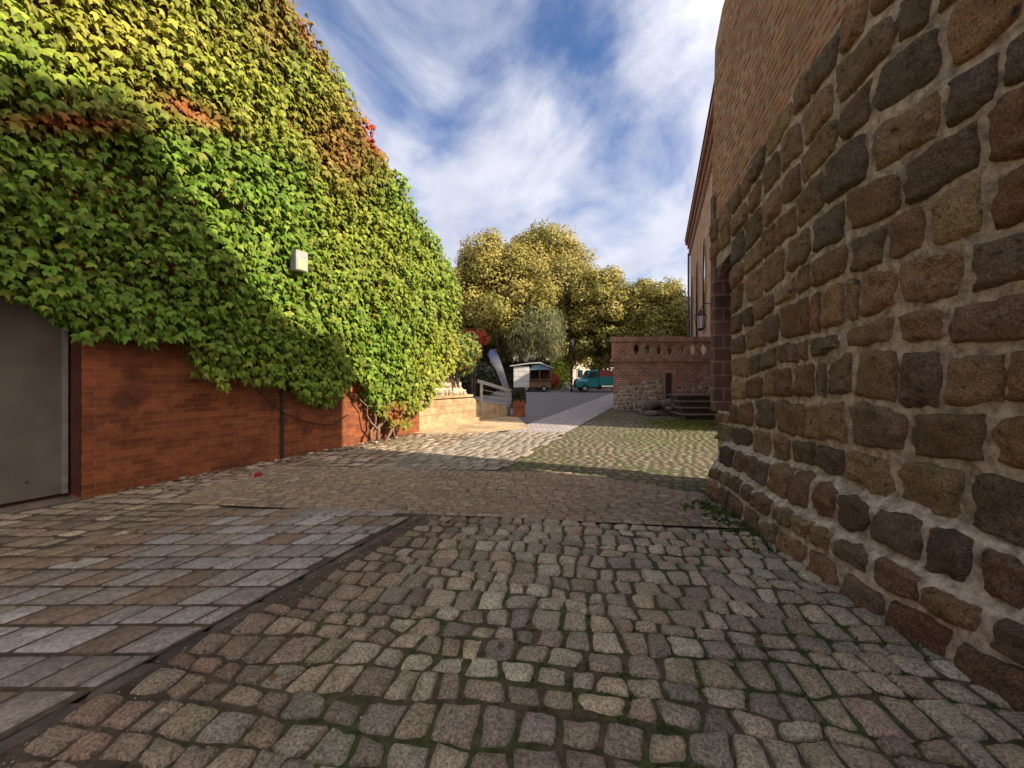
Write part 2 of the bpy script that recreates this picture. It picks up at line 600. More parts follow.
def inside(poly, x, y):
    poly = np.asarray(poly)
    r = np.zeros(len(x), bool)
    j = len(poly) - 1
    for i in range(len(poly)):
        xi, yi = poly[i]
        xj, yj = poly[j]
        cnd = ((yi > y) != (yj > y)) & (x < (xj - xi) * (y - yi) / (yj - yi + 1e-12) + xi)
        r ^= cnd
        j = i
    return r


def merge(parts):
    V, F, C = [], [], []
    b = 0
    for v, f, c in parts:
        V.append(v)
        F.append(f + b)
        C.append(c)
        b += len(v)
    return np.concatenate(V), np.concatenate(F), np.concatenate(C)


def flat(z, amp=0.003):
    def f(a, b, h):
        return np.stack([a, b, z + h + (amp * vnoise(np.stack([a * 0.9, b * 0.9, a * 0], 1), 77))], 1)
    return f


def sheet(name, poly, z, m):
    o = MB().add([(x, y, z) for x, y in poly], [list(range(len(poly)))], [(x, y) for x, y in poly]).build(name, m)
    return struct(o)


# lane right edge (gutter line) and left wall plane
def lane_r(y):
    return -1.11 + 0.4 * (y - 4.57)


def wall_x(y):
    return -8.27 + 0.5 * y


def ground_cells(cells, poly, keep=None):
    ctr = cells.mean(1)
    ok = inside(poly, ctr[:, 0], ctr[:, 1])
    if keep is not None:
        ok &= keep(ctr[:, 0], ctr[:, 1])
    return cells[ok]


# the ground sheet to the horizon
sheet('ground', [(-600, -200), (600, -200), (600, 1500), (-600, 1500)], -0.03, M_earth)

# -- mossy cobbles, this side of the brick band and beyond it
TOWER_FOOT = [(2.44, -3), (2.44, 3.4), (2.52, 4.4), (2.68, 5.55), (3.0, 5.95)]
near_poly = [(lane_r(-1) + 0.12, -1), (2.48, -1), (2.48, 4.10), (-0.9, 4.50)]
BAND_N = lambda x: 4.49 - 0.13 * x
BAND_F = lambda x: np.where(x < 1.0, 6.62 - 0.11 * x, 6.51 - 0.72 * (x - 1.0))
far_poly = [(lane_r(6.5) + 0.15, 6.66), (1.0, 6.5), (2.5, 5.45), (2.85, 5.6), (3.1, 6.2), (7.6, 11.0), (7.6, 14.6), (9.2, 14.7), (9.2, 18.2), (4.3, 18.2), (lane_r(17.8) + 0.1, 17.8)]
sheet('cobble_bed', near_poly, 0.0, M_moss)
sheet('cobble_bed', far_poly, 0.005, M_moss)
sheet('gutter_bed', [(lane_r(0) + 0.11, 0), (lane_r(0) + 0.75, 0), (lane_r(4.5) + 0.6, 4.5), (lane_r(4.6) + 0.11, 4.6)], 0.004, M_soil)
grey_c = [(0.30, 0.25, 0.176), (0.345, 0.29, 0.205), (0.27, 0.225, 0.16), (0.285, 0.225, 0.152), (0.35, 0.285, 0.19), (0.24, 0.205, 0.152), (0.37, 0.32, 0.235)]
brown_c = [(0.20, 0.145, 0.095), (0.235, 0.175, 0.115), (0.165, 0.122, 0.083), (0.24, 0.185, 0.13), (0.225, 0.155, 0.108)]


def rot_cells(c, ang, cx=0.0, cy=0.0):
    ca, sa = math.cos(ang), math.sin(ang)
    x, y = c[..., 0] - cx, c[..., 1] - cy
    return np.stack([cx + x * ca - y * sa, cy + x * sa + y * ca], -1)


cz = rows(-3.5, 3.5, 0.2, 5.4, 0.165, 0.125, 0.215, jit=0.034, rjit=0.2, wave=0.03)
cz = rot_cells(cz, -0.14, 0.8, 2.5)
cz = ground_cells(cz, near_poly, lambda x, y: (y < BAND_N(x) - 0.05) & (y > 0.55))
d = cz.mean(1)[:, 0] - lane_r(cz.mean(1)[:, 1])
cn = np.array(grey_c)[R.integers(0, len(grey_c), len(cz))]
br = np.array(brown_c)[R.integers(0, len(brown_c), len(cz))]
tmix = np.clip((1.25 - d + R.uniform(-0.35, 0.35, len(cz))) / 0.7, 0, 1)[:, None]
cn = cn * (1 - tmix) + br * tmix
parts_near = [stone_mesh(cz, flat(0.0, 0.008), grid=9, joint=0.0065, H=0.022, rnd_k=(0.05, 0.4), p=(7, 18), rough=0.0055, tilt=0.008, rag=0.007,
                         colors=cn, cvar=0.1, sink=0.02, nscale=16, wob=0.05)]
V, F, C = merge(parts_near)
struct(mesh_np('cobblestone_pavement', V, F, M_cobble, col=C, smooth=True))
NEAR_CELLS = cz

czf = rows(-2.5, 13, 4.5, 19.5, 0.175, 0.13, 0.22, jit=0.03, rjit=0.2, wave=0.012)
czf = rot_cells(czf, -0.1, 2, 8)
czf = ground_cells(czf, far_poly)
ctr = czf.mean(1)
mossw = np.clip(vnoise(np.stack([ctr[:, 0] * 0.6, ctr[:, 1] * 0.4, ctr[:, 0] * 0], 1), 21) * 0.6 + 0.35, 0, 0.75)[:, None]
cn = np.array([(0.155, 0.128, 0.092), (0.13, 0.11, 0.08), (0.185, 0.152, 0.108), (0.145, 0.115, 0.075)])[R.integers(0, 4, len(czf))]
cn = cn * (1 - mossw) + np.array([(0.10, 0.10, 0.036)]) * mossw
V, F, C = stone_mesh(czf, flat(0.0), grid=5, joint=0.012, H=0.010, rnd_k=(0.08, 0.4), p=(7, 14), rough=0.002, tilt=0.002, colors=cn, cvar=0.1, wob=0.05)
struct(mesh_np('cobblestone_pavement', V, F, M_cobble, col=C, smooth=True))

# -- slab lane along the gutter, both sides of the band
def lane_poly(y0, y1, w=2.15):
    return [(lane_r(y0) - w, y0), (lane_r(y0), y0), (lane_r(y1), y1), (lane_r(y1) - w, y1)]


blue_c = [(0.24, 0.215, 0.19), (0.275, 0.25, 0.222), (0.21, 0.187, 0.163), (0.235, 0.2, 0.165), (0.18, 0.132, 0.093), (0.29, 0.265, 0.24), (0.22, 0.185, 0.15)]
sheet('lane_bed', lane_poly(-1, 4.75, 3.0), 0.0, M_soil)
sheet('lane_bed', lane_poly(6.7, 11.2), 0.0, M_soil)


def sheared(c):
    return np.stack([c[..., 0] + lane_r(c[..., 1]), c[..., 1]], -1)


sl = rows(-2.95, 0.1, 0.3, 4.74, 0.25, 0.17, 0.33, jit=0.008, rjit=0.14)
sl[..., 0] = np.minimum(sl[..., 0], -0.012)
sl = sl[(sl[:, 1, 0] - sl[:, 0, 0] > 0.07) & (sl[:, 0, 0] > -2.86)]
sl = sheared(sl)
# cross line is level with X; the band edge leans: drop the stones lying in the band
sl = sl[sl.mean(1)[:, 1] < BAND_N(sl.mean(1)[:, 0]) - 0.02]
lefty = sl.mean(1)[:, 0] - lane_r(sl.mean(1)[:, 1])
cn = np.array(blue_c)[R.integers(0, len(blue_c), len(sl))]
bm = (np.clip((-1.75 - lefty + R.uniform(-0.3, 0.3, len(sl))) / 0.5, 0, 1))[:, None]
cn = cn * (1 - bm) + np.array([[0.20, 0.145, 0.098]]) * bm
Vs = [stone_mesh(sl, flat(0.0), grid=6, joint=0.0095, H=0.012, rnd_k=(0.02, 0.12), p=(14, 24), rough=0.0018, tilt=0.0012, colors=cn, cvar=0.06, sink=0.012)]
sl = sheared(rows(-2.15, -0.08, 6.75, 11.0, 0.235, 0.15, 0.31, jit=0.006, rjit=0.12))
cn = np.array([(0.21, 0.18, 0.142), (0.24, 0.21, 0.165), (0.18, 0.157, 0.125), (0.225, 0.19, 0.15)])[R.integers(0, 4, len(sl))]
Vs.append(stone_mesh(sl, flat(0.0), grid=5, joint=0.010, H=0.014, rnd_k=(0.02, 0.14), p=(10, 18), rough=0.0016, tilt=0.003, colors=cn, cvar=0.08, sink=0.012))
V, F, C = merge(Vs)
struct(mesh_np('slab_lane_pavement', V, F, M_slab, col=C, smooth=True))

# -- dark gutter strip
gt = rows(0.02, 0.15, 0.2, 4.66, 0.30, 0.125, 0.13, jit=0.006, rjit=0.2)
gt = np.array([[(lane_r(y) + (0.0 if i in (0, 3) else 0.125), y) for i, (x, y) in enumerate(q)] for q in gt[::2]])
V, F, C = stone_mesh(gt, flat(-0.004), grid=5, joint=0.004, H=0.008, rnd_k=(0.02, 0.1), p=(10, 18), rough=0.002, tilt=0.004,
                     colors=[(0.085, 0.068, 0.054), (0.10, 0.08, 0.062), (0.07, 0.058, 0.048)], cvar=0.1)
struct(mesh_np('gutter', V, F, M_curb, col=C, smooth=True))

# -- brick band across
band_poly = [(-4.4, 4.49 + 0.13 * 4.4), (2.42, 4.18), (2.55, 5.0), (2.55, 5.42), (1.0, 6.51), (-4.4, 7.1)]
sheet('band_bed', band_poly, 0.004, M_earth)
bb = rows(-5.5, 3, -0.02, 2.6, 0.10, 0.17, 0.22, jit=0.004, rjit=0.08)
bb = np.stack([bb[..., 0], 4.49 - 0.125 * bb[..., 0] + bb[..., 1]], -1)
bb = ground_cells(bb, band_poly)
V, F, C = stone_mesh(bb, flat(0.004), grid=5, joint=0.0028, H=0.006, rnd_k=(0.02, 0.1), p=(9, 16), rough=0.001, tilt=0.001, sink=0.004,
                     colors=[(0.25, 0.188, 0.124), (0.23, 0.17, 0.112), (0.27, 0.205, 0.135), (0.24, 0.168, 0.112), (0.21, 0.16, 0.11)], cvar=0.05)
struct(mesh_np('brick_band_pavement', V, F, M_brickgeo, col=C, smooth=True))

# -- rough brown flags along the left wall
side_poly = [(wall_x(0) + 0.2, 0), (lane_r(0) - 2.55, 0), (lane_r(4.7) - 2.55, 4.9), (-3.3, 7.0), (lane_r(6.9) - 2.1, 6.9), (lane_r(11) - 2.1, 11.0), (wall_x(11), 11.0)]
sheet('side_bed', side_poly, -0.006, M_soil)
sd_ = rows(-9, 2, -1, 12, 0.20, 0.16, 0.36, jit=0.02, rjit=0.2, wave=0.015)
sd_ = np.stack([sd_[..., 0] + 0.45 * (sd_[..., 1] - 5), sd_[..., 1] - 0.05 * sd_[..., 0]], -1)
sd_ = ground_cells(sd_, side_poly, lambda x, y: (x > wall_x(y) + 0.12))
ctr = sd_.mean(1)
sd_ = sd_[~inside(band_poly, ctr[:, 0], ctr[:, 1])]
V, F, C = stone_mesh(sd_, flat(-0.004), grid=6, joint=0.012, H=0.014, rnd_k=(0.15, 0.5), p=(5, 12), rough=0.004, tilt=0.007,
                     colors=[(0.22, 0.165, 0.11), (0.19, 0.14, 0.095), (0.26, 0.2, 0.14), (0.33, 0.265, 0.195), (0.165, 0.125, 0.088)], cvar=0.12, wob=0.05, rag=0.006)
struct(mesh_np('side_pavement', V, F, M_cobble, col=C, smooth=True))

# -- the plaza behind, the pale path over it and the sunny forecourt by the steps
sheet('plaza', [(-9, 13.6), (lane_r(14) - 0.6, 13.6), (lane_r(17.8) - 0.4, 17.8), (30, 70), (-40, 70), (-40, 13.6)], -0.012, M_plaza)
M_path = mat('pale_path_paving', noise=(2, 0.2), bump=(40, 0.5), rough=0.8,
             uvb=dict(w=0.3, h=0.3, m=0.02, c1=(0.33, 0.29, 0.28), c2=(0.28, 0.25, 0.245), cm=(0.18, 0.15, 0.14)))
sheet('path', [(lane_r(11) - 1.7, 11.0), (lane_r(11), 11.0), (lane_r(45), 45.0), (lane_r(45) - 2.6, 45.0)], -0.002, M_path)
M_fore = mat('sandy_forecourt', (0.40, 0.30, 0.18), c2=(0.28, 0.2, 0.12), n2=(1.1, 0.52), noise=(6, 0.3), bump=(50, 0.6), rough=0.95)
sheet('forecourt', [(-3.2, 10.9), (-1.0, 10.9), (0.55, 12.0), (0.15, 15.6), (-5.0, 15.6), (-5.0, 11.5)], 0.002, M_fore)
M_mosspatch = mat('green_moss', (0.085, 0.105, 0.02), c2=(0.13, 0.12, 0.035), n2=(2.5, 0.5), noise=(20, 0.5), bump=(60, 1.5), rough=1.0)

# ------------------------------------------------------------------ stone tower on the right
TOWER = thing('stone_tower', 'tall church tower of dark fieldstone blocks in pale mortar with brick above', 'tower', (3.0, 2.0, 0))


def tower_x(y, z):
    s = np.clip((y - 3.0) / 3.2, 0, 1)
    s = s * s * (3 - 2 * s)
    return 2.74 + 0.31 * s + 0.022 * np.maximum(z - 4.0, 0)


PROF = np.array([(-0.2, 0.33), (0.0, 0.31), (0.34, 0.25), (0.42, 0.15), (0.64, 0.12), (0.74, 0.0), (50, 0.0)])


def tower_map(zshift=None, plinth=True):
    def f(a, b, h):
        off = np.interp(b, PROF[:, 0], PROF[:, 1]) if plinth else 0
        x = tower_x(a, b) - off - h
        return np.stack([x, a + h * 0.08, b], 1)
    return f


Y_END, Y_DOOR = 6.12, 5.48
STONE_TOP = lambda y: 4.62 - 0.25 * np.maximum(y - 3.2, 0)
courses = [(-0.06, 0.19), (0.19, 0.385), (0.385, 0.69), (0.69, 1.03), (1.03, 1.42), (1.42, 1.78), (1.78, 2.05), (2.05, 2.43), (2.43, 2.74), (2.74, 3.14),
           (3.14, 3.50), (3.50, 3.90), (3.90, 4.28), (4.28, 4.66)]
cells = []
for ci, (z0, z1) in enumerate(courses):
    y = -2.0 - R.uniform(0, 0.4)
    while y < Y_END - 0.05:
        w = R.uniform(0.25, 0.56) if ci > 2 else R.uniform(0.24, 0.42)
        ymax = 5.5 if ci < 3 else (5.9 if ci < 4 else (Y_DOOR if z0 < 3.7 else Y_END))
        y1 = y + w
        if ymax - y1 < 0.16:
            y1 = ymax
        wv = lambda yy, k: 0.03 * math.sin(yy * 1.9 + k * 2.4) + 0.02 * math.sin(yy * 4.7 + k) if k > 2 else 0.012 * math.sin(yy * 4 + k)
        sc_ = lambda z, yy: z * (STONE_TOP(yy) / 4.64) if z > 1.0 else z
        a, b, c_, d_ = (z0 + wv(y, ci), z0 + wv(y1, ci), z1 + wv(y1, ci + 1), z1 + wv(y, ci + 1))
        a, b, c_, d_ = sc_(a, y), sc_(b, y1), sc_(c_, y1), sc_(d_, y)
        if ci == len(courses) - 1:
            c_, d_ = STONE_TOP(y1), STONE_TOP(y)
        if R.random() < 0.05 and w > 0.5 and ci > 3:              # split: two thin stones
            m0, m1 = (a + d_) / 2, (b + c_) / 2
            cells.append([(y, a), (y1, b), (y1, m1), (y, m0)])
            cells.append([(y, m0), (y1, m1), (y1, c_), (y, d_)])
        elif R.random() < 0.14 and w > 0.42 and ci > 3:           # a sliver stone at the side
            ym = y1 - 0.13
            cells.append([(y, a), (ym, b), (ym, c_), (y, d_)])
            cells.append([(ym, b), (y1, b), (y1, c_), (ym, c_)])
        else:
            cells.append([(y, a), (y1, b), (y1, c_), (y, d_)])
        y = y1
        if y >= ymax - 0.02:
            break
cells += [[(5.49, 0.89), (5.70, 0.89), (5.70, 1.07), (5.49, 1.07)], [(5.70, 0.89), (5.93, 0.88), (5.93, 1.07), (5.70, 1.07)]]
cells = np.array(cells)
jn = np.stack([vnoise(np.stack([cells[..., 0].ravel() * 9, cells[..., 1].ravel() * 9, np.zeros(cells[..., 0].size)], 1), s) for s in (31, 32)], 1).reshape(cells.shape)
cells = cells + jn * 0.02
st_c = np.array([1.62, 1.46, 1.22]) * np.array([(0.165, 0.105, 0.065), (0.14, 0.09, 0.058), (0.19, 0.13, 0.075), (0.13, 0.098, 0.07), (0.115, 0.088, 0.062), (0.16, 0.112, 0.072),
        (0.15, 0.112, 0.07), (0.20, 0.148, 0.088), (0.10, 0.082, 0.062), (0.15, 0.102, 0.068), (0.175, 0.125, 0.08)])
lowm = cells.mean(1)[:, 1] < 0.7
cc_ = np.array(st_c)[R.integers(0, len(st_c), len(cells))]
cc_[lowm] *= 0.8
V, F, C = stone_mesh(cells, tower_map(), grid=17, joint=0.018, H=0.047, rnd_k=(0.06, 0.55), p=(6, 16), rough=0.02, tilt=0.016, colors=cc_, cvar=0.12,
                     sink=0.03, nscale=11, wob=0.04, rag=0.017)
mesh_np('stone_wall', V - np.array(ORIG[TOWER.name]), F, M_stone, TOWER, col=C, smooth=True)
# mortar face behind the stones (a gridded sheet following the same profile)


def grid_patch(mapf, ys, zs):
    A, B = np.meshgrid(ys, zs)
    V = mapf(A.ravel(), B.ravel(), np.zeros(A.size))
    ny, nz = len(ys), len(zs)
    idx = np.arange(ny * nz).reshape(nz, ny)
    F = np.stack([idx[:-1, :-1].ravel(), idx[1:, :-1].ravel(), idx[1:, 1:].ravel(), idx[:-1, 1:].ravel()], 1)
    return V, F, np.stack([A.ravel(), B.ravel()], 1)


def rough_map(mf, amt=0.010):
    def f(a, b, h):
        q = np.stack([a * 7, b * 7, a * 0], 1)
        return mf(a, b, h + amt * (vnoise(q, 41) + 0.5 * vnoise(q * 2.7, 42)))
    return f


def below_bricks(mf):
    return lambda a, b, h: mf(a, np.where(b > 1.0, 1 + (b - 1) * (STONE_TOP(a) - 0.985) / 3.7, b), h)


tm = rough_map(below_bricks(tower_map()))
pv = []
pv.append(grid_patch(tm, np.linspace(-6, Y_DOOR, 150), np.concatenate([np.linspace(-0.1, 0.9, 22), np.linspace(0.95, 4.7, 50)])))
pv.append(grid_patch(tm, np.linspace(Y_DOOR, 5.56, 4), np.linspace(-0.1, 0.78, 12)))
pv.append(grid_patch(rough_map(tower_map(plinth=False)), np.linspace(Y_DOOR, 5.92, 6), np.linspace(-0.1, 1.08, 10)))
pv.append(grid_patch(tm, np.linspace(Y_DOOR, Y_END, 12), np.linspace(3.75, 4.7, 18)))
vv, ff, b = [], [], 0
for v, f, _ in pv:
    vv.append(v)
    ff.append(f + b)
    b += len(v)
mesh_np('mortar', np.concatenate(vv) - np.array(ORIG[TOWER.name]), np.concatenate(ff), M_mortar, TOWER, smooth=True)

TPROF = [(Y_END, 6.6), (5.85, 7.15), (5.0, 7.3), (3.8, 8.4), (2.2, 11.0), (-6.0, 11.0)]
# brick upper storey: real bricks in the seen part over a brick core
bk = rows(-0.5, Y_END - 0.02, 0.0, 4.6, 0.092, 0.24, 0.29, jit=0.003, rjit=0.05)
bk[..., 0] = np.minimum(bk[..., 0], Y_END)
bk = bk[(bk[:, 1, 0] - bk[:, 0, 0]) > 0.06]
bk = np.stack([bk[..., 0], STONE_TOP(bk[..., 0]) + bk[..., 1]], -1)
bk = bk[bk[:, 2:, 1].max(1) < np.interp(bk[:, 1, 0], [p[0] for p in TPROF][::-1], [p[1] for p in TPROF][::-1]) + 0.02]
V, F, C = stone_mesh(bk, tower_map(), grid=5, joint=0.0085, H=0.004, rnd_k=(0.02, 0.12), p=(10, 18), rough=0.0012, tilt=0.0012,
                     colors=[(0.37, 0.18, 0.088), (0.33, 0.155, 0.076), (0.40, 0.20, 0.10), (0.30, 0.14, 0.074), (0.37, 0.19, 0.095)], cvar=0.06, sink=0.005, nscale=14)
mesh_np('brick_facing', V - np.array(ORIG[TOWER.name]), F, M_brickgeo, TOWER, col=C, smooth=True)
# core body: the top steps down towards the far corner
mb = MB()
core_pts = []
fx = lambda y, z: float(tower_x(np.array(y), np.array(z)))
# face sheet from the stone top to the roof edge
ys = np.linspace(-6, Y_END, 60)
topz = np.interp(ys, [p[0] for p in TPROF][::-1], [p[1] for p in TPROF][::-1])
vs_, us_, fs_ = [], [], []
NZ = 8
for i, y in enumerate(ys):
    zb = float(STONE_TOP(np.array(y))) - 0.02
    for j in range(NZ):
        z = zb + (topz[i] - zb) * j / (NZ - 1)
        vs_.append((fx(y, z) - 0.001, y, z))
        us_.append((y, z))
for i in range(len(ys) - 1):
    for j in range(NZ - 1):
        k = i * NZ + j
        fs_.append((k, k + NZ, k + NZ + 1, k + 1))
mb.add(vs_, fs_, us_)
mb.build('brick_face', M_towerbrick, TOWER)
mb = MB()
BACK = 7.5
top = [(float(y), float(z)) for y, z in zip(ys, topz)]
# solid behind: prism with the stepped profile, set back behind the face; far end closed
prof = [(-6.0, -0.1), (Y_DOOR - 0.02, -0.1), (Y_DOOR - 0.02, 3.2), (Y_END - 0.02, 3.4), (Y_END - 0.02, 6.58), (5.85, 7.13), (5.0, 7.28), (3.8, 8.38), (2.2, 10.98), (-6.0, 10.98)]
mb.extrude([(3.42, y, z) for y, z in prof], (BACK - 3.42, -2.9, 0), [(y, z) for y, z in prof])
mb.build('core', M_terrbrick, TOWER)
# doorway: brick jamb with pointed arch head, facing the camera
mb = MB()
jx0, jx1 = fx(6.0, 2) - 0.03, fx(6.0, 2) + 0.75
mb.add([(jx0, 5.97, 1.06), (jx1, 5.97, 1.06), (jx1, 5.97, 3.5), (jx0, 5.97, 3.5)], [(0, 1, 2, 3)], [(0, 1.06), (0.78, 1.06), (0.78, 3.5), (0, 3.5)])
mb.add([(jx0, 5.97, 1.06), (jx0, 5.97, 4.3), (jx0 + 0.03, Y_END + 0.02, 4.3), (jx0 + 0.03, Y_END + 0.02, 1.06)], [(0, 1, 2, 3)], [(0, 1.06), (0, 4.3), (0.15, 4.3), (0.15, 1.06)])
mb.add([(jx0 + 0.03, Y_END + 0.02, 1.06), (jx0 + 0.03, Y_END + 0.02, 3.4), (jx1 + 0.2, Y_END + 0.02 - 0.4, 3.4), (jx1 + 0.2, Y_END + 0.02 - 0.4, 1.06)], [(0, 1, 2, 3)], [(0, 1.06), (0, 3.4), (3, 3.4), (3, 1.06)])
mb.build('door_jamb', mat('jamb_brick', noise=(3, 0.3), bump=(40, 0.5), rough=0.9,
         uvb=dict(w=0.28, h=0.2, m=0.014, c1=(0.17, 0.092, 0.064), c2=(0.10, 0.06, 0.045), cm=(0.25, 0.18, 0.13))), TOWER)
mb = MB()
arch = []
for k in range(9):
    a = k / 8
    arch.append((Y_DOOR + a * 0.49, 3.36 - 0.42 * (a ** 2.2)))
mb.extrude([(fx(5.7, 3) + 0.02, y, z) for y, z in arch] + [(fx(5.7, 3) + 0.02, Y_DOOR + 0.49, 3.5), (fx(5.7, 3) + 0.02, Y_DOOR, 3.5)], (0.6, 0, 0))
mb.build('door_arch', MATS['jamb_brick'], TOWER)
MB().box(fx(5.7, 1) + 0.62, fx(5.7, 1) + 0.68, Y_DOOR, 5.95, 1.06, 3.3).build('door', M_oak, TOWER)
# lower end closure of the plinth
MB().box(3.13, 3.6, 5.50, Y_END - 0.2, -0.05, 1.055).build('threshold', M_mortar, TOWER)

# ------------------------------------------------------------------ church nave behind the tower
NAVE = thing('church_nave', 'long ochre brick church nave with tall lancet windows and corbelled cornice', 'church', (8.2, 16, 0))
nx = lambda y: 2.27 + 0.37 * y
NA = np.array((0.347, 0.938, 0.0))
NN = np.array((-0.938, 0.347, 0.0))                  # out of the wall, to the street
NY0, NY1, NZT = 11.0, 30.0, 11.6


def nv(y, z, off=0.0):
    p = np.array((nx(y), y, z)) + NN * off
    return p


mb = MB()
poly = [nv(NY0, 0), nv(NY1, 0), nv(NY1, NZT), nv(NY0, NZT)]
mb.extrude(poly, -NN * 14, [(0, 0), (20, 0), (20, NZT), (0, NZT)])
mb.build('wall', M_churchbrick, NAVE)
mb = MB()
for (z0, z1, o) in ((NZT - 0.75, NZT - 0.5, 0.10), (NZT - 0.5, NZT - 0.22, 0.2), (NZT - 0.22, NZT + 0.05, 0.34)):
    mb.extrude([nv(NY0, z0, 0.001), nv(NY1 + 0.1, z0, 0.001), nv(NY1 + 0.1, z1, 0.001), nv(NY0, z1, 0.001)], NN * o)
for k in range(46):
    y = NY0 + 0.4 + k * 0.41
    if y < NY1:
        mb.extrude([nv(y, NZT - 1.05, 0.001), nv(y + 0.2, NZT - 1.05, 0.001), nv(y + 0.2, NZT - 0.752, 0.001), nv(y, NZT - 0.752, 0.001)], NN * 0.1)
mb.build('cornice', M_cornice, NAVE)
mb = MB()
rid = 7.0
for (ya, yb) in ((NY0, NY1 + 0.1),):
    a0, a1 = nv(ya, NZT + 0.052, 0.4), nv(yb, NZT + 0.052, 0.4)
    b0, b1 = nv(ya, NZT + 6.0, -rid), nv(yb - 3.0, NZT + 6.0, -rid)
    c0, c1 = nv(ya, NZT + 0.052, -14.4), nv(yb, NZT + 0.052, -14.4)
    mb.add([a0, a1, b0, b1, c0, c1], [(0, 1, 3, 2), (2, 3, 5, 4), (0, 2, 4), (1, 5, 3), (0, 4, 5, 1)])
mb.build('roof', M_roof, NAVE)
for yw in (12.5, 16.4, 20.3, 24.2, 28.0):
    w, zs, zt = 0.55, 3.9, 8.4
    out_ = []
    n = 7
    pts = [(yw - w, zs), (yw + w, zs), (yw + w, zt - 1.6)]
    for k in range(1, n):
        a = k / n
        pts.append((yw + w * (1 - a ** 1.0) * math.cos(a * 0.35), zt - 1.6 + 1.6 * math.sin(a * math.pi / 2)))
    pts.append((yw, zt))
    for k in range(n - 1, 0, -1):
        a = k / n
        pts.append((yw - w * (1 - a) * math.cos(a * 0.35), zt - 1.6 + 1.6 * math.sin(a * math.pi / 2)))
    pts.append((yw - w, zt - 1.6))
    mb = MB()
    m = len(pts)
    big = [(yw + (y - yw) * 1.35, zs - 0.12 if z == zs else z + 0.15 * (z - zs) / (zt - zs)) for y, z in pts]
    v = [nv(y, z, 0.045) for y, z in pts] + [nv(y, z, 0.045) for y, z in big] + [nv(y, z, 0.0) for y, z in big]
    f = [(i, (i + 1) % m, m + (i + 1) % m, m + i) for i in range(m)] + [(m + i, m + (i + 1) % m, 2 * m + (i + 1) % m, 2 * m + i) for i in range(m)]
    mb.add(v, f)
    fr = mb.build('window', M_cornice, NAVE)
    MB().add([nv(y, z, 0.012) for y, z in pts], [list(range(m))]).build('pane', M_darkglass, fr)
# unseen block with gable roof added behind the nave to shade the trees
mb = MB()
cb0 = nv(29.9, 0, -5.0)
cpoly = [cb0, cb0 + NA * 16, cb0 + NA * 16 - NN * 9, cb0 - NN * 9]
mb.extrude([tuple(p) for p in cpoly], (0, 0, 11.5))
mb.build('shade_block_wall', M_churchbrick, NAVE)
mb = MB()
up = np.array((0, 0, 1.0))
e = [p + up * 11.502 for p in cpoly]
r0, r1 = (e[0] + e[3]) / 2 + up * 5.5, (e[1] + e[2]) / 2 + up * 5.5
mb.add(e + [r0, r1], [(0, 1, 5, 4), (3, 4, 5, 2), (0, 4, 3), (1, 2, 5), (0, 3, 2, 1)])
mb.build('shade_block_roof', M_roof, NAVE)
# downpipe on the far corner
dp = nv(NY1 - 0.1, 0, 0.12)
MB().tube([dp + up * 0.2, dp + up * (NZT - 0.9)], 0.075, 8).build('downpipe', mat('violet_grey_zinc', (0.10, 0.085, 0.13), noise=(2, 0.1), bump=None, rough=0.5), NAVE)

# wall lantern
lp = nv(17.8, 4.05, 0.42)
LAN = thing('wall_lantern', 'old caged wall lantern on an iron bracket beside the lancet window', 'lantern', tuple(lp))
mb = MB()
for k in range(4):
    c, s = ((-1, -1), (1, -1), (1, 1), (-1, 1))[k]
    mb.tube([lp + np.array((c * 0.13, s * 0.13, -0.36)), lp + np.array((c * 0.19, s * 0.19, 0.22))], 0.014, 5)
mb.lathe(lp + up * 0.22, [(0.27, 0), (0.27, 0.03), (0.12, 0.17), (0.05, 0.22), (0.03, 0.32)], 4)
mb.lathe(lp - up * 0.40, [(0.04, -0.08), (0.17, 0.0), (0.18, 0.04)], 4)
mb.build('cage', M_iron, LAN)
MB().lathe(lp - up * 0.35, [(0.12, 0), (0.165, 0.56)], 4).build('glass', M_lamp, LAN)
MB().tube([lp + up * 0.52, lp + up * 0.75 - NN * 0.15, lp + up * 0.72 - NN * 0.42], 0.022, 6).tube([lp + up * 0.1 - NN * 0.42, lp + up * 0.74 - NN * 0.42], 0.03, 6).build('bracket', M_iron, LAN)

# ------------------------------------------------------------------ terrace with pierced balustrade
TY, TX0, TX1 = 18.0, 4.56, 9.35
TER = thing('brick_terrace', 'low brick and rubble terrace with a pierced brick balustrade on top', 'terrace', (6.9, TY, 0))
mb = MB()
sk = 0.42
D = 3.0
mb.add([(TX0, TY, -0.05), (TX1, TY, -0.05), (TX1, TY, 2.2), (TX0, TY, 2.2)], [(0, 1, 2, 3)], [(TX0, 0), (TX1, 0), (TX1, 2.25), (TX0, 2.25)])
mb.add([(TX0, TY, -0.05), (TX0, TY, 2.2), (TX0 + sk * D, TY + D, 2.2), (TX0 + sk * D, TY + D, -0.05)], [(0, 1, 2, 3)], [(0, 0), (0, 2.25), (3.2, 2.25), (3.2, 0)])
mb.add([(TX0, TY, 2.2), (TX1, TY, 2.2), (TX1 + sk * D, TY + D, 2.2), (TX0 + sk * D, TY + D, 2.2)], [(0, 1, 2, 3)])
mb.build('wall', M_terrbrick, TER)
